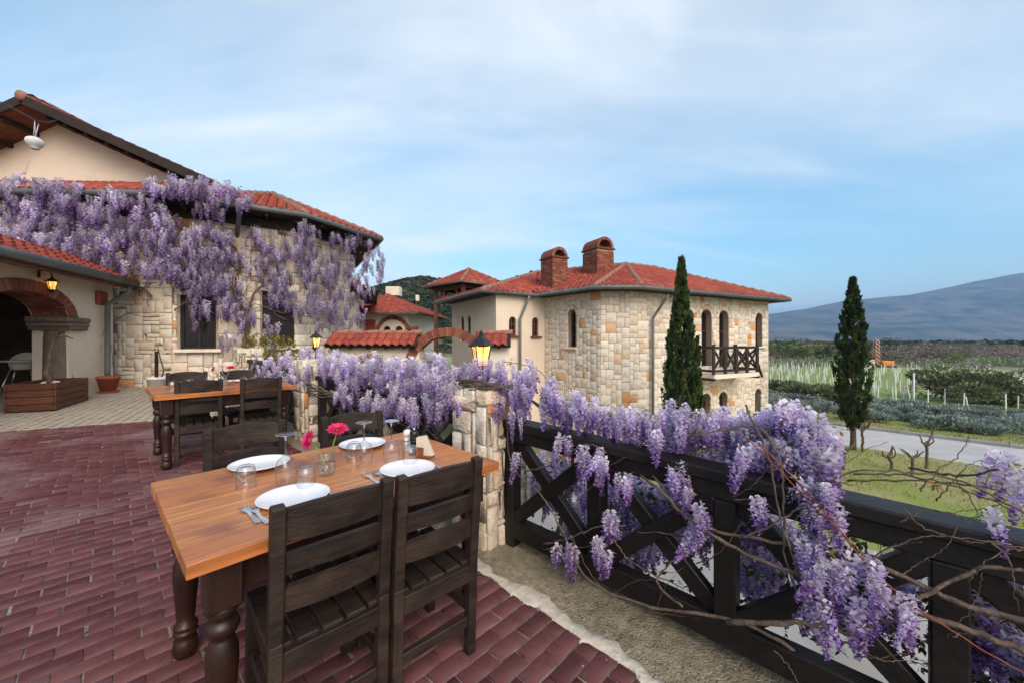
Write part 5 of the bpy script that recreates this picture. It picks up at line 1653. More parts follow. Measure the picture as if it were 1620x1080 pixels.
for k in range(5):
    MB().lathe([(0, -.03), (.04, -.01), (.045, .015), (.02, .035), (0, .04)], 8, (.1 + .08 * k - .2, rnd.uniform(-.1, .1), .41)).build('pebble', 'pillar_stone', pl, rattr=True)

tp = on_floor(171, 620)
tpo = thing('terracotta_pot', 'empty terracotta pot standing by the plaster wall', 'pot', tp)
MB().lathe([(0, .03), (.125, .03), (.18, .30), (.195, .30), (.195, .355), (.175, .355), (.165, .28), (0, .27)], 28).build('pot', 'terracotta', tpo)
MB().lathe([(0, 0), (.17, 0), (.185, .03), (.17, .032), (.0, .032)], 28).build('saucer', 'terracotta', tpo)
wpp = on_floor(250, 633)
wpo = thing('white_pot', 'tapered white pot with a staked climbing plant beside the stone wall', 'pot', wpp)
MB().lathe([(0, .0), (.115, .0), (.165, .42), (.185, .42), (.185, .47), (.165, .47), (.15, .41), (0, .40)], 28).build('pot', 'white_pot', wpo)
MB().box((-.03, 0, .68), (.045, .045, .58), bev=.004).build('stake', 'dark_wood', wpo)
stemmed(wpo, [(.06, 0, .4), (.1, .02, .6), (.07, -.02, .8), (.02, 0, .95), (-.05, 0, 1.02), (-.14, .02, .98)], [.016, .013, .012, .01, .008, .004])
stemmed(wpo, [(.02, 0, .95), (.03, -.04, 1.08), (.0, -.06, 1.12)], [.008, .005, .003])
lm = MB()
for k in range(26):
    p = Vector((rnd.uniform(-.17, .08), rnd.uniform(-.08, .08), rnd.uniform(.9, 1.14))); s_ = rnd.uniform(.012, .026)
    d1 = Vector((rnd.uniform(-1, 1), rnd.uniform(-1, 1), rnd.uniform(-.5, .8))).normalized(); d2 = d1.orthogonal().normalized()
    lm.add([p, p + d1 * s_ + d2 * s_ * .4, p + d1 * s_ * 2, p + d1 * s_ - d2 * s_ * .4], [(0, 1, 2, 3)])
lm.build('leaves', 'green_shoot', wpo)

hp = on_floor(36, 622)
hc = thing('high_chair', 'white plastic high chair with tray and metal legs standing in the archway', 'high chair', hp, R(215))
sh = MB()
N = 14; vs = []
for (z_, r_, up_) in ((.50, .13, 0), (.52, .17, 0), (.62, .19, .0), (.66, .2, .0)):
    for k in range(N):
        a = 2 * math.pi * k / N
        hgt = .20 * max(0, math.sin(a - math.pi)) ** 1.0 if z_ > .6 else (.12 * max(0, math.sin(a - math.pi)) if z_ > .55 else 0)
        vs.append((r_ * math.cos(a), r_ * .9 * math.sin(a), z_ + hgt))
fs = [tuple(reversed(range(N)))] + [(i * N + k, i * N + (k + 1) % N, (i + 1) * N + (k + 1) % N, (i + 1) * N + k) for i in range(3) for k in range(N)]
sh.add(vs, fs, True); sh.build('seat_shell', 'white_plastic', hc)
MB().box((0, .24, .69), (.46, .30, .03), bev=.012).build('tray', 'white_plastic', hc)
for sx in (-1, 1):
    for sy in (-1, 1):
        MB().tube([(sx * .13, sy * .11, .53), (sx * .25, sy * .24, 0)], .013, 8).build('leg', 'steel', hc)

lpx = ray(55, 226); Y = 8.0
ll = Vector((lpx.x * Y, Y, HC + lpx.z * Y))
hl = thing('hanging_lamp', 'white flattened globe lamp hanging from an overhead cable', 'lamp', ll)
hl.scale = (.68, .68, .85)
MB().lathe([(0, -.13), (.09, -.135), (.10, -.12), (.16, -.075), (.2, -.02), (.205, .03), (.18, .08), (.12, .115), (.05, .13), (0, .132)], 26).build('globe', 'lead_white', hl)
MB().lathe([(.085, -.135), (.105, -.15), (.1, -.155), (0, -.155)], 22).build('rim', 'white_plastic', hl)
for (a, b) in (((-.04, 0, .12), (.0, 0, .55)), ((.03, 0, .12), (.12, 0, .46)), ((.02, 0, .12), (.0, 0, .55)), ((-.02, 0, .12), (.12, 0, .46))):
    MB().tube([a, b], .008, 5).build('strap', 'cord_white', hl)
for dx_ in (0, .03):
    MB().tube([(-.06 + dx_, 0, -.14), (-.18 + dx_, 0, -.42), (-.3 + dx_, 0, -.75)], .004, 4).build('pull_cord', 'cord_white', hl)
ca = Vector((ll.x - 1.4, ll.y - .6, ll.z + 1.35)); cb = on_plane(92, 190, (0, 10.1), (0, 1))
cm = ll + Vector((.02, 0, .46))
cab = MB().tube([ca, ca.lerp(cm, .5) + Vector((0, 0, -.05)), cm, cm + (cb - cm).normalized() * .1, cm.lerp(cb, .5) + Vector((0, 0, -.06)), cb], .013, 5).build('overhead_cable', 'cable')
tag(cab, 'dark overhead cable crossing the top left to the gable', 'cable')

# ================================================================== WISTERIA
nrng = np.random.default_rng(5)
PALE = np.array((.90, .85, .90)); LIL = np.array((.70, .58, .85)); VIO = np.array((.42, .26, .66)); DEEP = np.array((.19, .07, .31)); CREAM = np.array((.82, .72, .60))
def raceme(seed, nfl, hi, fat=1.0, warm=0.0, pale=0.0):
    """unit-length flower cluster hanging from the origin along -z; returns verts, tris, colours"""
    r_ = np.random.default_rng(seed)
    V, Fc, C = [], [], []
    b = 0
    bend = r_.uniform(-.10, .10, 2)
    for i in range(nfl):
        t = ((i + .5) / nfl) ** .92
        z = -t
        cx, cy = bend[0] * t * t, bend[1] * t * t
        prof = (.115 * (1 - t) ** .55 + .022) * fat * (0.75 + .25 * min(1, t * 8))
        a = i * 2.399 + r_.uniform(-.4, .4)
        open_ = max(.25, 1 - t * .85)
        rad = prof * r_.uniform(.75, 1.1)
        od = np.array((math.cos(a), math.sin(a), 0)); td = np.array((-math.sin(a), math.cos(a), 0)); up = np.array((0, 0, 1.))
        c = np.array((cx, cy, z)) + od * rad + up * r_.uniform(-.012, .012)
        s = (.078 if hi else .085) * (.55 + .55 * open_) * r_.uniform(.85, 1.15) * (fat ** .5)
        # colours: opened flowers pale above, buds deep violet at the tip
        k = min(1, max(0, t * 1.2 - pale + r_.uniform(-.42, .3)))
        if k < .45: base = PALE * (1 - k / .45) + LIL * (k / .45)
        elif k < .8: base = LIL * (1 - (k - .45) / .35) + VIO * ((k - .45) / .35)
        else: base = VIO * (1 - (k - .8) / .2) + DEEP * ((k - .8) / .2)
        if r_.random() < .10 + warm: base = CREAM * .6 + base * .4
        tw = r_.uniform(-.5, .5)
        td2 = td * math.cos(tw) + up * math.sin(tw); u2 = up * math.cos(tw) - td * math.sin(tw)
        # banner petal: folded upright fan
        B0 = c - od * s * .5; 
        bl, br_, bt = c + td2 * s * .8 + u2 * s * .55 - od * s * .1, c - td2 * s * .8 + u2 * s * .55 - od * s * .1, c + u2 * s * 1.05 + od * s * .15
        V += [B0, bl, bt, br_]; Fc += [(b, b + 1, b + 2), (b, b + 2, b + 3)]
        C += [base * .8, base, base * 1.12, base]; b += 4
        # keel and wings: darker lower lip
        kp = base * .62 + VIO * .42
        if k < .85:
            kl = c + td2 * s * .38 - u2 * s * .15 + od * s * .35; kr = c - td2 * s * .38 - u2 * s * .15 + od * s * .35; kt = c + od * s * .95 - u2 * s * .25
            V += [B0, kl, kt, kr]; Fc += [(b, b + 1, b + 2), (b, b + 2, b + 3)]
            C += [kp * .8, kp, kp * .9, kp]; b += 4
        if hi:
            p0 = np.array((cx, cy, z + .01)); w_ = td * .004
            V += [p0 - w_, p0 + w_, B0]; Fc += [(b, b + 1, b + 2)]; g = np.array((.20, .12, .16)); C += [g, g, g]; b += 3
    # rachis
    n = 4
    for i in range(n):
        t0, t1 = i / n, (i + 1) / n
        p0, p1 = np.array((bend[0] * t0 ** 2, bend[1] * t0 ** 2, .03 - t0 * 1.0)), np.array((bend[0] * t1 ** 2, bend[1] * t1 ** 2, .03 - t1 * 1.0))
        for w_ in (np.array((.008, 0, 0)), np.array((0, .008, 0))):
            V += [p0 - w_, p0 + w_, p1 + w_ * .7, p1 - w_ * .7]; Fc += [(b, b + 1, b + 2), (b, b + 2, b + 3)]
            g = np.array((.22, .24, .08)); C += [g] * 4; b += 4
    return np.array(V), np.array(Fc), np.clip(np.array(C), 0, 1)
RAC = {'hi': [raceme(100 + k, 66, True, [1.2, 1.0, 1.35, .9, 1.2, 1.45][k]) for k in range(6)],
       'mid': [raceme(200 + k, 60, False, [1.3, 1.5, 1.2, 1.4, 1.1, 1.6][k], .16, [.15, .05, .2, 0, .1, .2][k]) for k in range(6)],
       'lo': [raceme(300 + k, 52, False, [1.35, 1.5, 1.2, 1.4, 1.1, 1.55][k], .08, [.12, -.08, .05, .18, 0, .08][k]) for k in range(6)]}
RME = {k: [npmesh('flower_cluster', v, f, col=c) for v, f, c in lst] for k, lst in RAC.items()}
for k in RME:
    for me in RME[k]: me.materials.append(MATS['flower'])
def rot_np(ax_tilt, az, yaw):
    m = Matrix.Rotation(az, 3, 'Z') @ Matrix.Rotation(ax_tilt, 3, 'X') @ Matrix.Rotation(yaw, 3, 'Z')
    return m
def hang(root, pts, lod, nind=300, tint=None):
    """pts: (position, length, tilt, az).  The ones that show largest become clusters of their own."""
    def vis(p):
        x_, y_ = 810 + F * p[0].x / p[0].y, 540 - F * (p[0].z - HC) / p[0].y
        return p[1] / p[0].y * p[4] if -20 < x_ < 1640 and -20 < y_ < 1100 else 0
    pts = sorted(pts, key=lambda p: -vis(p))
    l = root.location
    JV, JF, JC, b = [], [], [], 0
    for k, (p, ln, ti, az, w_) in enumerate(pts):
        v = rnd.randrange(6); R3 = rot_np(ti, az, rnd.uniform(0, 6.28)); wd = rnd.uniform(.85, 1.15)
        if k < nind:
            o = link('flower_cluster', RME[lod][v], None, root, p - l)
            o.rotation_euler = R3.to_euler(); o.scale = (ln * wd, ln * wd, ln)
        else:
            V, f, c = RAC[lod][v]
            M_ = np.array(R3) @ np.diag((ln * wd, ln * wd, ln))
            JV.append(V @ M_.T + np.array(p - l)); JF.append(f + b); b += len(V); JC.append(np.clip(c * rnd.uniform(.68, 1.22), 0, 1))
    if JV:
        o = link('flower_mass', npmesh('flower_mass', np.concatenate(JV), np.concatenate(JF), col=np.concatenate(JC)), 'flower', root)
        o['kind'] = 'stuff'
def leaves(root, pts, smin, smax, cols, name='young_leaves', m='leaf', droop=.3):
    V, Fc, C = [], [], []; b = 0
    l = np.array(root.location)
    for p in pts:
        for _ in range(rnd.randint(3, 6)):
            s = rnd.uniform(smin, smax)
            d = np.array((rnd.uniform(-1, 1), rnd.uniform(-1, 1), rnd.uniform(-1, .8) - droop)); d /= np.linalg.norm(d)
            e = np.cross(d, (rnd.uniform(-1, 1), rnd.uniform(-1, 1), 1.0)); e /= np.linalg.norm(e) + 1e-9
            n_ = np.cross(d, e)
            o = np.array(p) - l + d * s * .2
            V += [o, o + d * s * .5 + e * s * .22 + n_ * s * .06, o + d * s, o + d * s * .5 - e * s * .22 + n_ * s * .06]
            Fc += [(b, b + 1, b + 2), (b, b + 2, b + 3)]; b += 4
            c = np.array(rnd.choice(cols)) * rnd.uniform(.75, 1.2); C += [c * .85, c, c * 1.1, c]
    o = link(name, npmesh(name, np.array(V), np.array(Fc), col=np.clip(np.array(C), 0, 1)), m, root)
    o['kind'] = 'stuff'
    return o
def wander(pts, amp, n=10, seed=None):
    """smooth noisy path through control points (Catmull-Rom)"""
    r_ = random.Random(seed)
    P = [Vector(p) for p in pts]; P = [P[0] * 2 - P[1]] + P + [P[-1] * 2 - P[-2]]
    out_ = []
    for i in range(1, len(P) - 2):
        for k in range(n):
            t = k / n
            q = .5 * ((2 * P[i]) + (-P[i - 1] + P[i + 1]) * t + (2 * P[i - 1] - 5 * P[i] + 4 * P[i + 1] - P[i + 2]) * t * t + (-P[i - 1] + 3 * P[i] - 3 * P[i + 1] + P[i + 2]) * t ** 3)
            out_.append(q + Vector((r_.uniform(-amp, amp), r_.uniform(-amp, amp), r_.uniform(-amp, amp))))
    out_.append(P[-2])
    return out_
def stem(root, pts, r0, r1, m='vine_wood', amp=.004, n=8, name='stem', seed=0):
    ps = wander(pts, amp, n, seed)
    if root is nv: r0, r1 = r0 * .8, r1 * .8
    k = len(ps) - 1
    return MB().tube(ps, [(r0 + (r1 - r0) * i / k) * (1 + .12 * math.sin(i * 1.7)) for i in range(k + 1)], 6).build(name, m, root, world=True)
YG = [(.20, .26, .05), (.28, .28, .06), (.34, .24, .08), (.15, .2, .04)]
OR = [(.34, .22, .07), (.40, .20, .08), (.26, .28, .06), (.30, .14, .06)]

# ---- near vine on the fence
FPn = (NF.x, NF.y)
def fpx(px, py, off=0.0):
    q = P0 + NF * off
    return on_plane(px, py, (q.x, q.y), FPn)
nv = thing('wisteria_vine', 'wisteria vine tangled over the near fence and pillar, violet clusters and bare twisting stems', 'wisteria', (fence_pt(1.0, .2).x, fence_pt(1.0, .2).y, -.05), 0, 'flowering wisteria vines')
def ell(lst, plane, lmin, lmax, jit, tilt=.25, cl=1.0):
    res = []
    for (cx, cy, rx, ry, n, off) in lst:
        for _ in range(n):
            a, r_ = rnd.uniform(0, 6.283), math.sqrt(rnd.random())
            p = plane(cx + rx * r_ * math.cos(a), cy + ry * r_ * math.sin(a), off + rnd.uniform(-jit, jit))
            if p is None: continue
            ln = rnd.uniform(lmin, lmax)
            p.z += ln * .45
            res.append((p, ln, rnd.gauss(0, tilt), rnd.uniform(0, 6.28), 1.0 if off < .2 else .4))
    return res
near_e = [(742, 600, 18, 12, 9, -.1), (772, 594, 26, 14, 16, -.13), (700, 606, 16, 12, 6, -.05), (770, 598, 32, 26, 20, .0), (812, 612, 40, 34, 34, -.04), (846, 630, 42, 30, 30, -.05), (885, 650, 38, 22, 22, -.02), (925, 662, 40, 16, 20, .0), (965, 672, 35, 10, 12, .02), (790, 640, 25, 30, 12, -.08), (815, 670, 10, 25, 5, -.1),
          (1010, 690, 45, 20, 22, .08), (1050, 680, 50, 32, 34, .1), (1105, 684, 60, 24, 44, .16), (1165, 700, 60, 24, 40, .2), (1215, 698, 55, 32, 42, .2), (1262, 692, 48, 38, 46, .12), (1295, 725, 34, 36, 26, .02), (1240, 735, 60, 20, 22, .04)]
pts = ell(near_e, fpx, .10, .185, .09)
front_e = [(893, 720, 12, 12, 4, -.12), (925, 735, 12, 14, 4, -.13), (950, 745, 16, 18, 7, -.13), (985, 765, 10, 14, 3, -.12), (1030, 705, 10, 10, 2, -.1), (1070, 770, 14, 18, 5, -.1), (1088, 790, 10, 15, 3, -.1), (1105, 850, 18, 30, 6, -.1),
           (812, 745, 8, 8, 1, -.2), (895, 885, 18, 12, 4, -.14), (945, 885, 20, 14, 4, -.14), (965, 840, 14, 12, 3, -.1), (1178, 750, 10, 10, 2, -.1), (1195, 810, 10, 14, 2, -.1), (1285, 800, 30, 16, 12, -.1), (1300, 830, 25, 16, 8, -.1),
           (1290, 885, 25, 14, 5, -.12), (1315, 945, 34, 24, 11, -.16), (1360, 935, 40, 26, 8, -.16), (1300, 985, 24, 20, 6, -.16), (1345, 985, 34, 20, 6, -.16), (1430, 990, 12, 18, 3, -.16), (1395, 965, 16, 16, 3, -.16),
           (1590, 752, 22, 8, 2, .1), (1615, 790, 10, 14, 2, -.05), (1560, 838, 14, 6, 1, -.1)]
pts += ell(front_e, fpx, .10, .20, .04, .35)
back_e = [(860, 755, 30, 40, 16, .3), (905, 790, 45, 40, 20, .4), (990, 800, 60, 50, 34, .4), (1080, 820, 60, 60, 34, .45), (1180, 830, 70, 60, 40, .5), (1220, 890, 60, 60, 30, .4), (1000, 870, 50, 30, 18, .3), (1390, 950, 60, 40, 22, .35), (1550, 960, 60, 60, 34, .35), (1160, 760, 60, 20, 20, .3), (930, 840, 40, 30, 14, .3), (1580, 1040, 50, 40, 16, .3)]
back_e = [(a, b, c, d, int(n * 1.7), o) for a, b, c, d, n, o in back_e]
pts += ell(back_e, fpx, .14, .26, .2)
hang(nv, pts, 'hi', 300)
# bare stems, thick to thin, drawn through points of the fence plane
S = lambda l: [fpx(x_, y_, o_) for (x_, y_, o_) in l]
stem(nv, S([(880, 860, .1), (905, 700, .1), (850, 640, .05), (780, 612, .02), (720, 600, .05)]), .018, .011, seed=1, amp=.006)
stem(nv, S([(1320, 1075, .1), (1180, 985, -.12), (1030, 960, -.16), (930, 915, -.17), (890, 840, -.12), (855, 780, -.1), (810, 735, -.09), (800, 640, -.1)]), .010, .004, seed=2)
stem(nv, S([(1640, 985, -.14), (1520, 955, -.12), (1400, 900, -.1), (1240, 860, -.08), (1110, 830, -.08), (1050, 770, -.08), (1010, 730, .02), (960, 690, .05)]), .012, .006, seed=3)
stem(nv, S([(1640, 1035, -.12), (1500, 985, -.12), (1330, 930, -.12), (1180, 875, -.13), (1090, 820, -.1), (1045, 775, -.1), (1000, 740, 0)]), .013, .007, seed=4)
stem(nv, S([(1150, 985, -.2), (1290, 985, -.18), (1350, 1000, -.16), (1430, 960, -.14), (1545, 900, -.1), (1640, 905, -.1)]), .013, .006, seed=5)
stem(nv, S([(1090, 690, -.09), (1190, 675, -.05), (1230, 720, -.1), (1240, 800, -.1), (1240, 870, -.1), (1262, 940, -.12)]), .006, .004, seed=6)
stem(nv, S([(1180, 640, .0), (1215, 720, -.1), (1232, 810, -.11), (1262, 905, -.12), (1280, 960, -.12)]), .006, .004, seed=7)
stem(nv, S([(1170, 850, -.1), (1240, 820, -.12), (1300, 770, -.11), (1350, 745, -.09), (1420, 745, -.08), (1520, 760, -.06), (1640, 820, -.1)]), .006, .0035, seed=8)
stem(nv, S([(1350, 748, -.02), (1440, 752, -.03), (1530, 775, -.06), (1600, 805, -.09)]), .0045, .0025, seed=9)
stem(nv, S([(1340, 760, .05), (1460, 760, .03), (1560, 770, .02), (1660, 790, .0)]), .005, .003, seed=10)
stem(nv, S([(1200, 700, -.11), (1290, 790, -.13), (1370, 890, -.15), (1450, 960, -.16), (1560, 1030, -.16), (1640, 1075, -.16)]), .0035, .0022, 'red_shoot', .002, name='young_shoot', seed=11)
stem(nv, S([(1180, 690, -.1), (1270, 780, -.13), (1370, 880, -.15)]), .003, .002, 'red_shoot', .002, name='young_shoot', seed=12)
stem(nv, S([(790, 570, .0), (850, 585, .05), (900, 640, .05), (1000, 690, .06)]), .004, .002, seed=13)
stem(nv, S([(880, 645, .2), (950, 640, .2), (1030, 665, .15)]), .003, .002, seed=14)
stem(nv, S([(830, 745, -.1), (870, 735, -.12), (895, 718, -.12), (930, 702, -.12), (960, 715, -.12)]), .0065, .003, seed=15)
stem(nv, S([(860, 860, -.1), (900, 850, -.12), (950, 832, -.1), (990, 830, -.08)]), .007, .004, seed=16)
stem(nv, S([(905, 850, -.12), (930, 900, -.15), (960, 940, -.18)]), .004, .002, seed=17)
stem(nv, S([(970, 850, -.08), (990, 880, -.1), (1020, 900, -.1), (1080, 930, -.12)]), .005, .003, seed=18)
stem(nv, S([(1080, 960, -.18), (1040, 920, -.14), (1060, 890, -.12), (1110, 850, -.1)]), .006, .004, seed=19)
stem(nv, S([(1370, 885, -.12), (1450, 850, -.12), (1520, 850, -.11), (1640, 870, -.08)]), .0035, .002, seed=20)
stem(nv, S([(1440, 740, .3), (1520, 752, .1), (1580, 742, .0)]), .006, .004, seed=21)
for k in range(110):
    x0, y0 = rnd.uniform(830, 1640), rnd.uniform(700, 1030)
    l = [(x0, y0 + (x0 - 1200) * .08, rnd.choice((-.12, -.1, .1, .2, .35, .5)))]
    a = rnd.uniform(-.9, .9)
    for j in range(3):
        x1 = l[-1][0] + 40 * math.cos(a); y1 = l[-1][1] + 40 * math.sin(a); a += rnd.uniform(-.6, .6); l.append((x1, y1, l[0][2] + rnd.uniform(-.03, .03)))
    stem(nv, S(l), rnd.uniform(.0016, .0038), .0012, seed=40 + k)
lp_ = [fpx(x_ + rnd.uniform(-12, 12), y_ + rnd.uniform(-10, 10), o_) for (x_, y_, o_, n_) in ((890, 640, 0, 6), (930, 690, .1, 4), (950, 705, .1, 5), (850, 735, .1, 8), (880, 690, .12, 5), (1100, 645, .1, 6), (1490, 770, 0, 3), (1210, 670, .1, 4), (840, 600, 0, 6), (800, 575, 0, 5)) for _ in range(n_)]
lp_ += [p_[0] + Vector((rnd.uniform(-.04, .04), rnd.uniform(-.04, .04), rnd.uniform(-.02, .04))) for p_ in pts if rnd.random() < .22]
leaves(nv, lp_, .012, .034, YG + OR)

lp_ = []
for _ in range(420):
    x_ = rnd.uniform(830, 1640)
    lp_.append(fpx(x_, rnd.uniform(700 + (x_ - 830) * .2, 900 + (x_ - 830) * .25), rnd.uniform(.1, .3)))
leaves(nv, lp_, .02, .05, [(.05, .07, .025), (.08, .10, .03), (.07, .05, .03), (.11, .12, .04)], 'lower_leaves')

# ---- middle vine between the lamp pillars
mv = thing('wisteria_vine', 'wisteria vine draped along the fence between the lamp pillars, lilac clusters above dark stems', 'wisteria', (fence_pt(-2, .1).x, fence_pt(-2, .1).y, 0), 0, 'flowering wisteria vines')
mid_e = [(425, 578, 28, 18, 26, -.1), (460, 585, 30, 24, 36, -.1), (500, 572, 28, 18, 26, .0), (535, 585, 34, 22, 44, -.05), (570, 590, 34, 24, 46, -.05), (605, 592, 32, 26, 44, -.03), (640, 605, 28, 28, 34, -.05), (680, 600, 34, 30, 50, .0), (695, 620, 28, 26, 34, -.12), (718, 630, 16, 26, 16, -.14), (545, 625, 16, 22, 16, -.12), (580, 640, 30, 18, 16, -.1), (625, 645, 34, 18, 26, -.12), (660, 650, 20, 18, 14, -.1), (600, 655, 14, 10, 6, -.1), (690, 645, 18, 18, 12, -.1), (735, 604, 20, 12, 10, .0), (445, 605, 20, 14, 10, -.12)]
pts = ell(mid_e, fpx, .11, .22, .13)
hang(mv, pts, 'mid', 300)
stem(mv, S([(700, 720, .05), (690, 690, -.05), (715, 660, -.08), (735, 610, -.1), (770, 598, -.05), (800, 600, .0)]), .02, .012, seed=61, amp=.008)
for k in range(6):
    stem(mv, S([(470 + k * 3, 600 + k * 5, -.15), (505 + 3 * k, 612 + 3 * k, -.2), (535 + 4 * k, 630 - 2 * k, -.12), (560 + 8 * k, 640 - 3 * k, -.08)]), .009, .005, seed=70 + k, amp=.008)
for k in range(5):
    stem(mv, S([(715 - 2 * k, 604 + 2 * k, -.1), (740, 600 + 4 * k, -.2), (775, 606 + 2 * k, -.16), (800 + 4 * k, 610, -.1)]), .012 - .001 * k, .007, seed=80 + k, amp=.006)
for k in range(46):
    x0, y0 = rnd.uniform(520, 712), rnd.uniform(640, 700)
    l = [(x0, y0, rnd.choice((-.1, -.08, .08)))]
    a = rnd.uniform(-2.6, -.5)
    for j in range(3):
        l.append((l[-1][0] + 16 * math.cos(a), l[-1][1] + 16 * math.sin(a), l[0][2] + rnd.uniform(-.04, .04))); a += rnd.uniform(-.6, .6)
    stem(mv, S(l), rnd.uniform(.004, .008), .0025, seed=100 + k, amp=.006)
lp_ = [fpx(x_ + rnd.uniform(-25, 25), y_ + rnd.uniform(-8, 8), .02) for (x_, y_) in ((440, 556), (510, 558), (545, 568), (600, 570), (640, 630), (690, 560), (735, 580), (620, 625)) for _ in range(9)]
lp_ += [p_[0] + Vector((rnd.uniform(-.05, .05), rnd.uniform(-.05, .05), rnd.uniform(0, .05))) for p_ in pts if rnd.random() < .2]
leaves(mv, lp_, .02, .045, OR)

# ---- vine on the restaurant
bv = thing('wisteria_vine', 'great wisteria vine smothering the restaurant eaves and stone wall in lilac clusters', 'wisteria', (-7.0, 9.6, .3), 0, 'flowering wisteria vines')
def wallpx(px, py, off):
    if px < 262: return on_plane(px, py, (-8.2, 9.27 - off), (0.0, 1.0))
    if px < 462:
        q = Vector(Wv[1]) + Wb.n * off; return on_plane(px, py, (q.x, q.y), (Wb.n.x, Wb.n.y))
    q = Vector(Wv[2]) + Wc.n * off; return on_plane(px, py, (q.x, q.y), (Wc.n.x, Wc.n.y))
bl_e = [(40, 300, 45, 14, 44, .75), (95, 312, 40, 16, 34, .75), (25, 345, 40, 34, 66, .6), (75, 350, 40, 34, 66, .6), (125, 345, 34, 36, 50, .55), (60, 395, 60, 20, 56, .6), (120, 390, 50, 24, 54, .5), (170, 410, 40, 24, 34, .4), (160, 335, 30, 22, 24, .75), (175, 372, 30, 24, 30, .5),
        (185, 318, 18, 12, 10, .85), (228, 335, 30, 22, 26, .6), (262, 300, 34, 14, 22, .9), (310, 300, 34, 14, 28, .9), (345, 310, 28, 14, 22, .9), (375, 318, 22, 14, 16, .9), (250, 360, 36, 22, 40, .5), (215, 385, 24, 20, 18, .4), (270, 392, 42, 26, 62, .5), (325, 395, 38, 34, 62, .5), (255, 425, 34, 20, 40, .4), (300, 440, 34, 28, 46, .4), (340, 440, 28, 34, 36, .35), (360, 400, 24, 28, 26, .4),
        (312, 492, 16, 26, 14, .3), (350, 480, 16, 26, 14, .25), (400, 400, 22, 34, 28, .4), (372, 480, 16, 34, 20, .3), (390, 505, 16, 22, 14, .25), (358, 540, 16, 14, 8, .2), (432, 400, 24, 24, 26, .4), (475, 400, 28, 26, 34, .4), (505, 425, 34, 28, 46, .45), (545, 440, 28, 30, 40, .45), (445, 470, 22, 20, 22, .3), (485, 480, 34, 22, 40, .35), (535, 480, 26, 24, 28, .4), (560, 505, 22, 30, 22, .4), (515, 510, 22, 16, 16, .3),
        (485, 362, 18, 12, 9, .7), (515, 380, 30, 14, 14, .6), (555, 385, 24, 16, 18, .7), (585, 400, 14, 24, 16, .8), (600, 430, 8, 26, 12, .85), (575, 450, 18, 30, 20, .5), (430, 525, 12, 26, 10, .2), (330, 340, 26, 20, 16, .8), (440, 440, 30, 16, 20, .35)]
bl_e = [(a, b, c, d, int(n * .92), o) for a, b, c, d, n, o in bl_e]
pts = ell(bl_e, wallpx, .24, .42, .26, .16)
hang(bv, pts, 'lo', 300)
S2 = lambda l: [wallpx(x_, y_, o_) for (x_, y_, o_) in l]
stem(bv, S2([(395, 610, .1), (385, 560, .12), (392, 510, .12), (372, 460, .15), (380, 410, .2), (350, 370, .3)]), .06, .03, seed=201, amp=.02)
stem(bv, S2([(400, 610, .15), (405, 560, .18), (388, 520, .15), (400, 470, .15), (430, 440, .2), (455, 435, .2)]), .045, .02, seed=202, amp=.02)
for k in range(70):
    x0, y0 = rnd.uniform(180, 500), rnd.uniform(350, 520)
    l = [(x0, y0, rnd.uniform(.06, .2))]; a = rnd.uniform(-3.1, 0)
    for j in range(4):
        nx_ = l[-1][0] + 20 * math.cos(a)
        if (nx_ < 262) != (x0 < 262) or (nx_ < 462) != (x0 < 462) or nx_ > 535 or l[-1][1] < 350: break
        l.append((nx_, l[-1][1] + 20 * math.sin(a), l[0][2])); a += rnd.uniform(-.7, .7)
    if len(l) > 2: stem(bv, S2(l), rnd.uniform(.008, .02), .005, seed=210 + k, amp=.012, n=5)
lp_ = [wallpx(x_ + rnd.uniform(-40, 40), y_ + rnd.uniform(-12, 12), .5) for (x_, y_) in ((40, 300), (120, 330), (60, 370), (260, 340), (310, 380), (420, 380), (500, 410), (560, 400), (300, 290), (530, 470)) for _ in range(12)]
lp_ += [p_[0] + Vector((rnd.uniform(-.1, .1), rnd.uniform(-.1, .1), rnd.uniform(0, .08))) for p_ in pts if rnd.random() < .14]
leaves(bv, lp_, .03, .07, OR)

# yellow green shrub at the foot of the wall
sb = thing('garden_shrub', 'yellow green leafy shrub by the stone wall under the wisteria', 'shrub', tuple(on_plane(425, 598, (-5.4, 8.1), (.3, .95))))
sc_ = sb.location + Vector((0, 0, .55))
P_ = []
for _ in range(420):
    d = Vector((rnd.gauss(0, 1), rnd.gauss(0, 1), rnd.gauss(0, 1))).normalized() * rnd.uniform(.5, 1) ** .5
    P_.append(sc_ + Vector((d.x * .55, d.y * .4, d.z * .42)))
leaves(sb, P_, .04, .09, [(.22, .21, .04), (.30, .26, .05), (.16, .17, .035), (.36, .26, .08)], 'foliage')
for k in range(6):
    stemmed(sb, [(0, 0, -.1), (rnd.uniform(-.15, .15), rnd.uniform(-.1, .1), .3), (rnd.uniform(-.4, .4), rnd.uniform(-.2, .2), .7)], [.02, .014, .006])

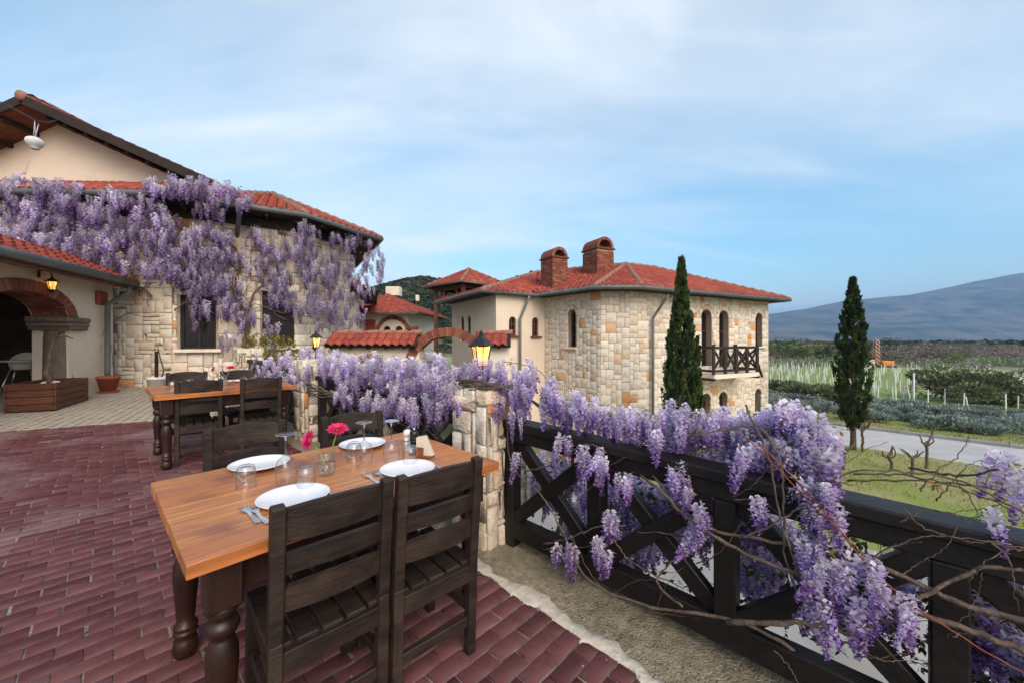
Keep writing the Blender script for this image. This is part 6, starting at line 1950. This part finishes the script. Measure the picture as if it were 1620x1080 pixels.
# ================================================================== TREES AND FIELD
def foliage_mesh(name, pts, nrm_up, smin, smax, cols, seed, long=2.0, pick=None):
    """many leaf sprays; pts (n,3), dirs (n,3)"""
    r_ = np.random.default_rng(seed)
    n = len(pts)
    d = nrm_up / (np.linalg.norm(nrm_up, axis=1, keepdims=True) + 1e-9)
    e = np.cross(d, r_.normal(size=(n, 3))); e /= np.linalg.norm(e, axis=1, keepdims=True) + 1e-9
    s = r_.uniform(smin, smax, (n, 1))
    v0 = pts - d * s * .3; v1 = pts + e * s * .5 + d * s * long * .35; v2 = pts + d * s * long; v3 = pts - e * s * .5 + d * s * long * .35
    V = np.stack([v0, v1, v2, v3], 1).reshape(-1, 3)
    Fq = np.arange(4 * n).reshape(-1, 4)
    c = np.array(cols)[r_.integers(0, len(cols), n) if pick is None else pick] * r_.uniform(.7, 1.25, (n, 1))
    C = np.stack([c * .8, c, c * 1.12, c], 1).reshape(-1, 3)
    return npmesh(name, V, Fq, col=np.clip(C, 0, 1))
CYP = [(.03, .055, .018), (.045, .08, .022), (.065, .105, .028), (.085, .125, .03), (.024, .042, .016), (.075, .085, .035)]
def cypress(loc, h, w_, label, seed, base=.9, lobes=(), prf=None):
    tr_ = thing('cypress_tree', label, 'tree', loc, 0, 'slim cypress trees')
    r_ = np.random.default_rng(seed)
    ks = [0, .05, .14, .28, .42, .55, .68, .8, .9, .97, 1]
    pr = prf or [.22, .50, .82, 1, .98, .86, .68, .46, .27, .12, .02]
    ns = 620; q = 44
    k0 = np.clip(r_.random(ns) ** .9, 0, .985); a0 = r_.uniform(0, 2 * np.pi, ns)
    r0 = np.interp(k0, ks, pr) * w_ / 2 * np.sqrt(r_.uniform(.15, 1.0, ns)) * r_.uniform(.82, 1.08, ns)
    z0_ = base + k0 * (h - base)
    SP = [np.stack([r0 * np.cos(a0), r0 * np.sin(a0), z0_], 1)]; A0 = [a0]
    for (lx, lz, lh, lw) in lobes:
        m = 70; kk = r_.random(m); aa = r_.uniform(0, 6.28, m); rr = lw * np.sqrt(r_.random(m)) * np.interp(kk, [0, .3, 1], [.8, 1, .08])
        SP.append(np.stack([lx + rr * np.cos(aa), -.1 + rr * np.sin(aa), lz + kk * lh], 1)); A0.append(aa)
    zt = np.linspace(h - .75, h - .12, 12); SP.append(np.stack([r_.normal(0, .012, 12), r_.normal(0, .012, 12), zt], 1)); A0.append(r_.uniform(0, 6.28, 12))
    SP = np.concatenate(SP); A0 = np.concatenate(A0); ns = len(SP)
    ln = r_.uniform(.2, .46, (ns, 1)) * np.clip(1.25 - (SP[:, 2:3] - base) / (h - base), .35, 1); t = r_.random((ns, q)); aa = r_.uniform(0, 6.28, (ns, q)); wd = .055 * np.clip(1.3 - (SP[:, 2:3] - base) / (h - base), .3, 1) * (1 - t) ** .7 * r_.uniform(.4, 1.2, (ns, q))
    out_ = np.stack([np.cos(A0), np.sin(A0), np.zeros(ns)], 1)
    lean = r_.uniform(.05, .28, (ns, 1))
    P = SP[:, None, :] + t[..., None] * (np.array((0, 0, 1.)) + out_[:, None, :] * lean[:, :, None]) * ln[:, :, None] + np.stack([wd * np.cos(aa), wd * np.sin(aa), np.zeros((ns, q))], 2)
    D = np.stack([np.cos(aa) * .5, np.sin(aa) * .5, np.ones((ns, q))], 2) + out_[:, None, :] * .25
    tone = np.repeat(r_.choice(len(CYP), ns), q)
    P = P.reshape(-1, 3); D = D.reshape(-1, 3)
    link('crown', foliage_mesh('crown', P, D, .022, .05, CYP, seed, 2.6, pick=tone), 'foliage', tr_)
    MB().tube([(0, 0, -.1), (.02, 0, base * .6), (0, 0, base + .6), (.03, 0, h * .6)], [.11, .09, .08, .03], 8).build('trunk', 'trunk', tr_)
    return tr_
cypress((4.83, 11.0, GZ), 6.42, 0.98, 'tall dark cypress standing against the stone house', 3, .5, lobes=((.36, 2.0, 2.0, .18), (-.3, 2.4, 2.2, .16)), prf=[.3, .6, .88, 1, .92, .70, .50, .34, .21, .10, .02])
cypress((12.85, 14.54, GZ), 6.42, 1.12, 'tall dark cypress on the grass beside the pale road', 4, .72, prf=[.34, .6, .86, 1, .98, .86, .68, .46, .27, .12, .02])

def bush_mesh(name, n, w_, h_, smin, smax, cols, seed, lob=6, up=.4):
    r_ = np.random.default_rng(seed)
    c = np.stack([r_.normal(0, w_ * .22, lob), r_.normal(0, w_ * .22, lob), r_.uniform(.25, .7, lob) * h_], 1)
    rr = r_.uniform(.16, .30, lob) * (w_ + h_) / 1.5
    i = r_.integers(0, lob, n)
    d = r_.normal(size=(n, 3)); d /= np.linalg.norm(d, axis=1, keepdims=True)
    P = c[i] + d * (rr[i] * r_.uniform(.55, 1.05, n) ** .5)[:, None] * np.array((1, 1, h_ / w_ * .9))
    P[:, 2] = np.abs(P[:, 2])
    D = d + np.array((0, 0, up)) + r_.normal(0, .35, (n, 3))
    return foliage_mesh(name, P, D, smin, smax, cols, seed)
# lavender
LAV = [(.25, .33, .26), (.31, .39, .31), (.18, .25, .20), (.38, .44, .36), (.27, .25, .28)]
lav = [bush_mesh('foliage', 1500, 1.15, .6, .03, .075, LAV, 400 + k, 8, 1.1) for k in range(5)]
k = 0
for row in range(5):
    s = -26.0
    while s < 16:
        o_ = 26.6 + row * 1.55 + rnd.uniform(-.3, .3)
        p = rp(o_, s)
        s += rnd.uniform(.75, 1.15)
        px_ = 810 + F * p.x / p.y if p.y > 3 else -1
        if not (1190 < px_ < 1720) or p.y > 40: continue
        if row == 0 and rnd.random() < .35: continue
        t = thing('lavender_bush', 'grey green lavender bush in the ' + ('row nearest the kerb', 'second row from the kerb', 'middle planted row', 'fourth row from the kerb', 'row farthest from the kerb')[row] + ' beyond the road', 'lavender', (p.x, p.y, GZ + .04), rnd.uniform(0, 6.28), 'lavender bushes in rows')
        sc = rnd.uniform(.8, 1.25); t.scale = (sc, sc, sc * rnd.uniform(.85, 1.15))
        link('foliage', lav[k % 5], 'foliage', t); k += 1
# olive-like big bushes in the field edge
OLV = [(.16, .19, .085), (.21, .235, .115), (.115, .14, .065), (.26, .27, .15)]
for (px_, Y, w_, h_, lab, sd_) in ((1530, 26.0, 5.2, 2.5, 'large spreading olive green bush at the vineyard edge', 1), (1330, 24.5, 2.6, 1.5, 'round olive green bush partly behind the roadside cypress', 2), (1600, 24.5, 3.0, 1.7, 'olive bush at the right edge of the frame', 3), (1270, 26.5, 2.4, 1.3, 'low olive bush near the stone house corner', 4), (1235, 30, 2.2, 1.2, 'small olive bush beside the stone house corner', 5)):
    x_ = (px_ - 810) / F * Y
    t = thing('olive_bush', lab, 'bush', (x_, Y, GZ), 0, 'olive bushes by the vineyard')
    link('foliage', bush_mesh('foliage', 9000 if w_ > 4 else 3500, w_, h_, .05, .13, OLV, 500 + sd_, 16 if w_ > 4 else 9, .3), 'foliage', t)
    for j in range(4):
        MB().tube([(0, 0, 0), (rnd.uniform(-.3, .3), rnd.uniform(-.3, .3), h_ * .35), (rnd.uniform(-w_ * .25, w_ * .25), rnd.uniform(-.5, .5), h_ * .7)], [.06, .045, .015], 5).build('trunk', 'trunk', t)
# vineyard stakes
stk = None; ns = 0
for row in range(30):
    s = -70.0
    while s < 12:
        p = rp(34.5 + row * 1.6 + rnd.uniform(-.08, .08), s); s += rnd.choice((1.5, 1.5, 1.5, 3.0)) + rnd.uniform(-.12, .12)
        if p.y < 8: continue
        px_ = 810 + F * p.x / p.y
        if not (1205 < px_ < 1660) or p.y > 75 or ns >= 295: continue
        hgt = rnd.uniform(.75, 1.25)
        if stk is None:
            o = MB().box((0, 0, .5), (.055, .055, 1.0), bev=.008).build('vine_stake', 'stake'); stk = o
        else:
            o = stk.copy(); COL.objects.link(o)
        o.location = (p.x, p.y, GZ); o.scale = (1, 1, hgt); o.rotation_euler = (rnd.gauss(0, .06), rnd.gauss(0, .06), rnd.uniform(0, 1.5)); ns += 1
        tag(o, 'slim white stake in the young vineyard beyond the lavender', 'stake', 'white vineyard stakes')
def pole(px_, ytop, ybase, label, name='tall_pole', rad=.05):
    Y = F * (HC - GZ) / (ybase - 540); x_ = (px_ - 810) / F * Y; h = (ybase - ytop) / F * Y
    o = MB().tube([(0, 0, 0), (0, 0, h * .5), (.01, 0, h)], [rad, rad, rad * .8], 8).build(name, 'stake'); o.location = (x_, Y, GZ)
    return tag(o, label, 'pole')
pole(1445.5, 590, 643, 'single tall thin white pole in front of the vineyard')
# drilling rig
Y = 62; x_ = (1386 - 810) / F * Y
rg = thing('drilling_rig', 'red and white lattice mast with an orange machine at the far edge of the vineyard', 'rig', (x_, Y, GZ))
for (dx_, dy_) in ((-.35, -.35), (.35, -.35), (.35, .35), (-.35, .35)):
    MB().tube([(dx_, dy_, 0), (dx_ * .6, dy_ * .6, 4.4)], .05, 5).build('mast_leg', 'rig_red', rg)
for j in range(7):
    z_ = .4 + .6 * j
    MB().bar((-.34, -.3, z_), (.34, -.3, z_ + .55), .05, .05, 0).build('lattice_bar', 'rig_red', rg)
    MB().bar((.34, -.28, z_), (-.34, -.28, z_ + .55), .05, .05, 0).build('lattice_bar', 'stake', rg)
MB().box((1.5, 0, .6), (1.9, 1.3, .8), bev=.12).build('engine_housing', 'rig_orange', rg)
MB().box((1.6, 0, .1), (3.4, 1.7, .25), bev=.05).build('chassis', 'cable', rg)
MB().box((-1.2, 0, .6), (1.1, 1.2, 1.1), bev=.08).build('water_tank', 'white_plastic', rg)
# white farmhouse
Y = 118; x_ = (1291 - 810) / F * Y
fh = thing('farm_house', 'tiny white farm shed far off beyond the vineyard', 'house', (x_, Y, GZ))
MB().box((0, 0, 1.1), (9, 5, 2.2)).build('wall', 'white_plastic', fh)
MB().add([(-4.8, -2.9, 2.1), (4.8, -2.9, 2.1), (4.8, 0, 3.1), (-4.8, 0, 3.1), (4.8, 2.9, 2.1), (-4.8, 2.9, 2.1)], [(0, 1, 2, 3), (3, 2, 4, 5)]).build('roof', 'terracotta', fh)
# gnarled dormant vines on the verge
for k, (px_, py_, hpx, lab) in enumerate(((1465, 742, 70, 'gnarled bare vine stump with forked arms on the verge, nearest the road bend'), (1365, 715, 65, 'thin bare vine trunk right beside the cypress trunk'), (1408, 745, 42, 'short gnarled bare vine stump left of the forked one'), (1336, 745, 60, 'sprawling bare vine below the cypress'), (1443, 752, 50, 'leaning bare vine shoot between two stumps'))):
    p = Vector(((px_ - 810) / F * 1, 1, -(py_ - 540) / F)); Y = (HC - GZ) / (-p.z); h = hpx / F * Y
    t = thing('bare_vine', lab, 'vine', (p.x * Y, Y, GZ), 0, 'gnarled bare vines on the verge')
    base = [Vector((0, 0, -.05)), Vector((rnd.uniform(-.06, .06), 0, h * .3)), Vector((rnd.uniform(-.08, .08), 0, h * .6))]
    MB().tube(wander(base, .015, 5, k), .04, 6).build('trunk', 'trunk', t)
    for j in range(4):
        b0 = base[2] * rnd.uniform(.8, 1.0); a = rnd.choice((-1, 1))
        br_ = [b0, b0 + Vector((a * .15, rnd.uniform(-.1, .1), h * .12)), b0 + Vector((a * rnd.uniform(.15, .35), rnd.uniform(-.2, .2), h * rnd.uniform(.2, .4)))]
        MB().tube(wander(br_, .012, 4, k * 7 + j), [.03 - .002 * i for i in range(9)], 5).build('arm', 'trunk', t)
# grass tufts on verge and bed
def grass_patch(name, n, fn, hmin, hmax, cols, label):
    V, C = [], []
    for _ in range(n):
        p = fn()
        h = rnd.uniform(hmin, hmax); a = rnd.uniform(0, 6.28); w_ = h * .09; lean = rnd.uniform(.1, .7) * h
        c, s = math.cos(a), math.sin(a); b = rnd.uniform(0, 6.28)
        V += [(p.x - w_ * c, p.y - w_ * s, p.z), (p.x + w_ * c, p.y + w_ * s, p.z), (p.x + lean * math.cos(b), p.y + lean * math.sin(b), p.z + h)]
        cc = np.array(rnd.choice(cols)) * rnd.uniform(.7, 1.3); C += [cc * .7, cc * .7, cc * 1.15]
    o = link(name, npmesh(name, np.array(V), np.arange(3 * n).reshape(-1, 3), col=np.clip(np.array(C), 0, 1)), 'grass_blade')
    return tag(o, label, 'grass', kind='stuff')
GR = [(.24, .33, .06), (.3, .36, .08), (.17, .25, .045), (.38, .35, .13), (.42, .36, .17)]
def vfn():
    while True:
        p = rp(rnd.uniform(10.6, 19.8), rnd.uniform(-12, 16))
        if hnoise(p.x, p.y, .5) + rnd.uniform(-.5, .5) > -.15: return Vector((p.x, p.y, GZ + .028))
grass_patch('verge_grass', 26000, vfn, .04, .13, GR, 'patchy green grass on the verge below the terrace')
def bfn():
    p = rp(24.6 + abs(rnd.gauss(0, 1.1)), rnd.uniform(-20, 16)); return Vector((p.x, p.y, GZ + .048))
grass_patch('bed_grass', 9000, bfn, .05, .16, GR, 'yellowish grass along the far kerb')
def ffn():
    p = rp(rnd.uniform(33.5, 80), rnd.uniform(-65, 14)); return Vector((p.x, p.y, GZ + .022))
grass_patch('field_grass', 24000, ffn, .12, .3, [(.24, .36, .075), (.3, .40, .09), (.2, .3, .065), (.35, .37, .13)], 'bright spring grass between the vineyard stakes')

# ---- middle distance trees, brown scrub and far woods
KIND = [('leafy', [(.11, .15, .055), (.15, .19, .07), (.09, .12, .045)], 'green leafy tree in the valley beyond the vineyard'),
        ('bare', [(.28, .235, .20), (.33, .275, .235), (.23, .195, .165)], 'bare brownish tree in the valley beyond the vineyard'),
        ('bright', [(.18, .28, .055), (.22, .32, .07), (.15, .23, .05)], 'bright green young tree behind the vineyard'),
        ('dark', [(.045, .065, .04), (.06, .08, .045), (.075, .09, .055)], 'dark evergreen tree in the valley beyond the vineyard')]
tm = {k: [bush_mesh('crown', 1500, 1.0, 1.0, .018, .042, c, 600 + 10 * i + j, 9, .3) for j in range(3)] for i, (k, c, l) in enumerate(KIND)}
for i in range(3):
    for k_ in tm: pass
far_spots = []
for _ in range(150):
    Y = rnd.uniform(64, 190); px_ = rnd.uniform(1195, 1670)
    band = rnd.random()
    k_ = 1 if (px_ > 1420 and Y < 110 and rnd.random() < .8) else rnd.choice((0, 1, 1, 1, 3)) 
    if Y < 74: k_ = 2 if rnd.random() < .6 else 1
    far_spots.append((px_, Y, k_, rnd.uniform(2.0, 4.2) * (.6 if Y < 74 else 1)))
far_spots += [(1243, 75, 0, 5.4), (1405, 66, 1, 4.5), (1420, 110, 3, 5)]
cnt = {}
for (px_, Y, k_, h) in far_spots:
    kn, cc, lab = KIND[k_]
    t = thing('valley_tree', lab, 'tree', ((px_ - 810) / F * Y, Y, GZ - .1), rnd.uniform(0, 6), kn + ' valley trees')
    o = link('crown', tm[kn][rnd.randrange(3)], 'foliage', t); o.scale = (h * rnd.uniform(1.3, 2.2), h * 1.4, h)
    o = MB().tube([(0, 0, 0), (0, 0, h * .5)], [.12, .06], 5).build('trunk', 'trunk', t)
# scrub mass further out, one object each (nobody could count it)
def scrub(name, n, yr, hr, cols, label, pxr=(1150, 1720), seed=9, qn=26, sz=(.22, .42)):
    r_ = np.random.default_rng(seed)
    base, f0 = None, None
    # low polygon clumps of leaf faces
    P, D = [], []
    Y = np.exp(r_.uniform(np.log(yr[0]), np.log(yr[1]), n)); px_ = r_.uniform(*pxr, n)
    X = (px_ - 810) / F * Y; H = r_.uniform(*hr, n)
    keep = np.sin(X * .02 + 1) + np.sin(Y * .013) + r_.normal(0, .7, n) > -.5
    X, Y, H = X[keep], Y[keep], H[keep]; m = len(X); q = qn
    d = r_.normal(size=(m, q, 3)); d /= np.linalg.norm(d, axis=2, keepdims=True); d[:, :, 2] = np.abs(d[:, :, 2])
    C0 = np.stack([X, Y, np.full(m, GZ)], 1)
    PP = C0[:, None, :] + d * (H[:, None] * r_.uniform(.5, 1.0, (m, q)))[:, :, None] * np.array((1.5, 1.2, 1.0))
    cc = np.array(cols)[r_.integers(0, len(cols), m)]
    DD = d + r_.normal(0, .4, d.shape)
    s = (H[:, None] * r_.uniform(*sz, (m, q)))
    e = np.cross(DD, r_.normal(size=DD.shape)); e /= np.linalg.norm(e, axis=2, keepdims=True)
    dd = np.cross(e, DD); dd /= np.linalg.norm(dd, axis=2, keepdims=True)
    V = np.stack([PP - e * s[..., None], PP + dd * s[..., None], PP + e * s[..., None], PP - dd * s[..., None]], 2).reshape(-1, 3)
    C = np.repeat(np.repeat(cc[:, None, :], q, 1) * r_.uniform(.7, 1.25, (m, q, 1)), 4, 1).reshape(-1, 3)
    o = link(name, npmesh(name, V, np.arange(len(V)).reshape(-1, 4), col=np.clip(C, 0, 1)), 'foliage')
    return tag(o, label, 'scrub', kind='stuff')
scrub('bare_scrub', 1900, (60, 260), (.7, 1.7), [(.26, .25, .19), (.29, .28, .21), (.22, .25, .15), (.19, .24, .12), (.24, .28, .16)], 'grey brown leafless scrub covering the valley floor', qn=90, sz=(.05, .11))
scrub('far_wood', 3200, (200, 1700), (2.0, 5.0), [(.08, .095, .055), (.11, .12, .07), (.16, .145, .11), (.05, .065, .045)], 'distant woods and hedges on the plain below the mountain', seed=10)

# ---- mountain on the right and wooded hill behind the houses
def mount(name, m, prof, Ymid, depth, x0, x1, nx_, ny_, seed, rough):
    r_ = np.random.default_rng(seed)
    xs = np.linspace(x0, x1, nx_); ys = np.linspace(-1, 1, ny_)
    ph = r_.uniform(0, 6.28, (8, 2)); fr = [(1.5, 2.1), (2.7, 1.2), (4.3, 3.7), (7.1, 5.3), (11.7, 9.1), (19, 14), (31, 27), (47, 41)]
    V = []
    for t in ys:
        for x in xs:
            h = np.interp(x, prof[0], prof[1])
            k = (1 - abs(t) ** 1.35)
            g = sum(math.sin(x / (x1 - x0) * 6.28 * a * 1.6 + ph[i, 0] + t * b * 1.3) * math.cos(t * b * 1.7 + ph[i, 1]) / (a ** .85) for i, (a, b) in enumerate(fr))
            V.append((x, Ymid + t * depth, GZ - 8 + max(0, (h + 8) * k + g * rough * h * min(1, 2.5 * (1 - abs(t))) * (0.25 + abs(t)))))
    Fq = np.array([(j * nx_ + i, j * nx_ + i + 1, (j + 1) * nx_ + i + 1, (j + 1) * nx_ + i) for j in range(ny_ - 1) for i in range(nx_ - 1)])
    return struct(link(name, npmesh(name, np.array(V), Fq, True), m))
D0 = 3200.0
mp_ = [(-2200, 0), (300, 20), (px2 := 900, 90)]
prof_px = [(700, 538), (1000, 524), (1120, 510), (1215, 497), (1280, 487), (1340, 475), (1400, 471), (1440, 467), (1500, 455), (1560, 443), (1610, 432), (1660, 428), (1800, 424), (2100, 428), (2600, 450)]
prof = ([(p - 810) / F * D0 for p, y in prof_px], [(540 - y) / F * D0 + HC - GZ for p, y in prof_px])
mount('mountain', 'mountain', prof, D0, 1300, -700, 6900, 300, 80, 3, .10)
hp_px = [(380, 536), (480, 520), (560, 475), (600, 452), (640, 441), (670, 436), (700, 440), (760, 455), (860, 490), (980, 536)]
DH = 230.0
prof = ([(p - 810) / F * DH for p, y in hp_px], [max(0, (540 - y) / F * DH + HC - GZ) - 1.2 for p, y in hp_px])
mount('hill', 'hill', prof, DH, 110, -175, 70, 90, 40, 5, .03)
r_ = np.random.default_rng(12)
n = 6500
X = r_.uniform(-150, 60, n); T = r_.uniform(-.95, .05, n)
hh = np.interp(X, prof[0], prof[1]); k = (1 - np.abs(T) ** 1.35)
Z = GZ - 8 + (hh + 8) * k - .6
keep = (hh > 3)
X, T, Z = X[keep], T[keep], Z[keep]; m = len(X); q = 14
Hh = r_.uniform(.9, 2.2, m)
d = r_.normal(size=(m, q, 3)); d /= np.linalg.norm(d, axis=2, keepdims=True); d[:, :, 2] = np.abs(d[:, :, 2])
C0 = np.stack([X, DH + T * 110, Z], 1)
PP = C0[:, None, :] + d * (Hh[:, None] * r_.uniform(.5, 1.0, (m, q)))[:, :, None]
e = np.cross(d, r_.normal(size=d.shape)); e /= np.linalg.norm(e, axis=2, keepdims=True); dd = np.cross(e, d)
s = (Hh[:, None] * r_.uniform(.3, .5, (m, q)))[..., None]
V = np.stack([PP - e * s, PP + dd * s, PP + e * s, PP - dd * s], 2).reshape(-1, 3)
cc = np.array([(.028, .045, .018), (.038, .056, .022), (.055, .065, .028), (.022, .035, .016)])[r_.integers(0, 4, m)]
C = np.repeat(np.repeat(cc[:, None, :], q, 1) * r_.uniform(.7, 1.25, (m, q, 1)), 4, 1).reshape(-1, 3)
o = link('hill_forest', npmesh('hill_forest', V, np.arange(len(V)).reshape(-1, 4), col=np.clip(C, 0, 1)), 'foliage')
tag(o, 'dense dark green forest covering the hill behind the houses', 'forest', kind='stuff')

# ---- blue evening air
hz = bpy.data.materials.new('haze'); hz.use_nodes = True
n_ = hz.node_tree; n_.nodes.clear()
oo = n_.nodes.new('ShaderNodeOutputMaterial'); pv = n_.nodes.new('ShaderNodeVolumePrincipled')
pv.inputs['Color'].default_value = (.31, .59, 1.0, 1); pv.inputs['Density'].default_value = HAZE
pv.inputs['Anisotropy'].default_value = 0.0
n_.links.new(pv.outputs[0], oo.inputs['Volume'])
MATS['haze'] = hz
hb = MB().box((0, 3000, 308), (20000, 10000, 644)).build('haze', 'haze')
tag(hb, 'thin blue air filling the valley', 'haze', kind='stuff')
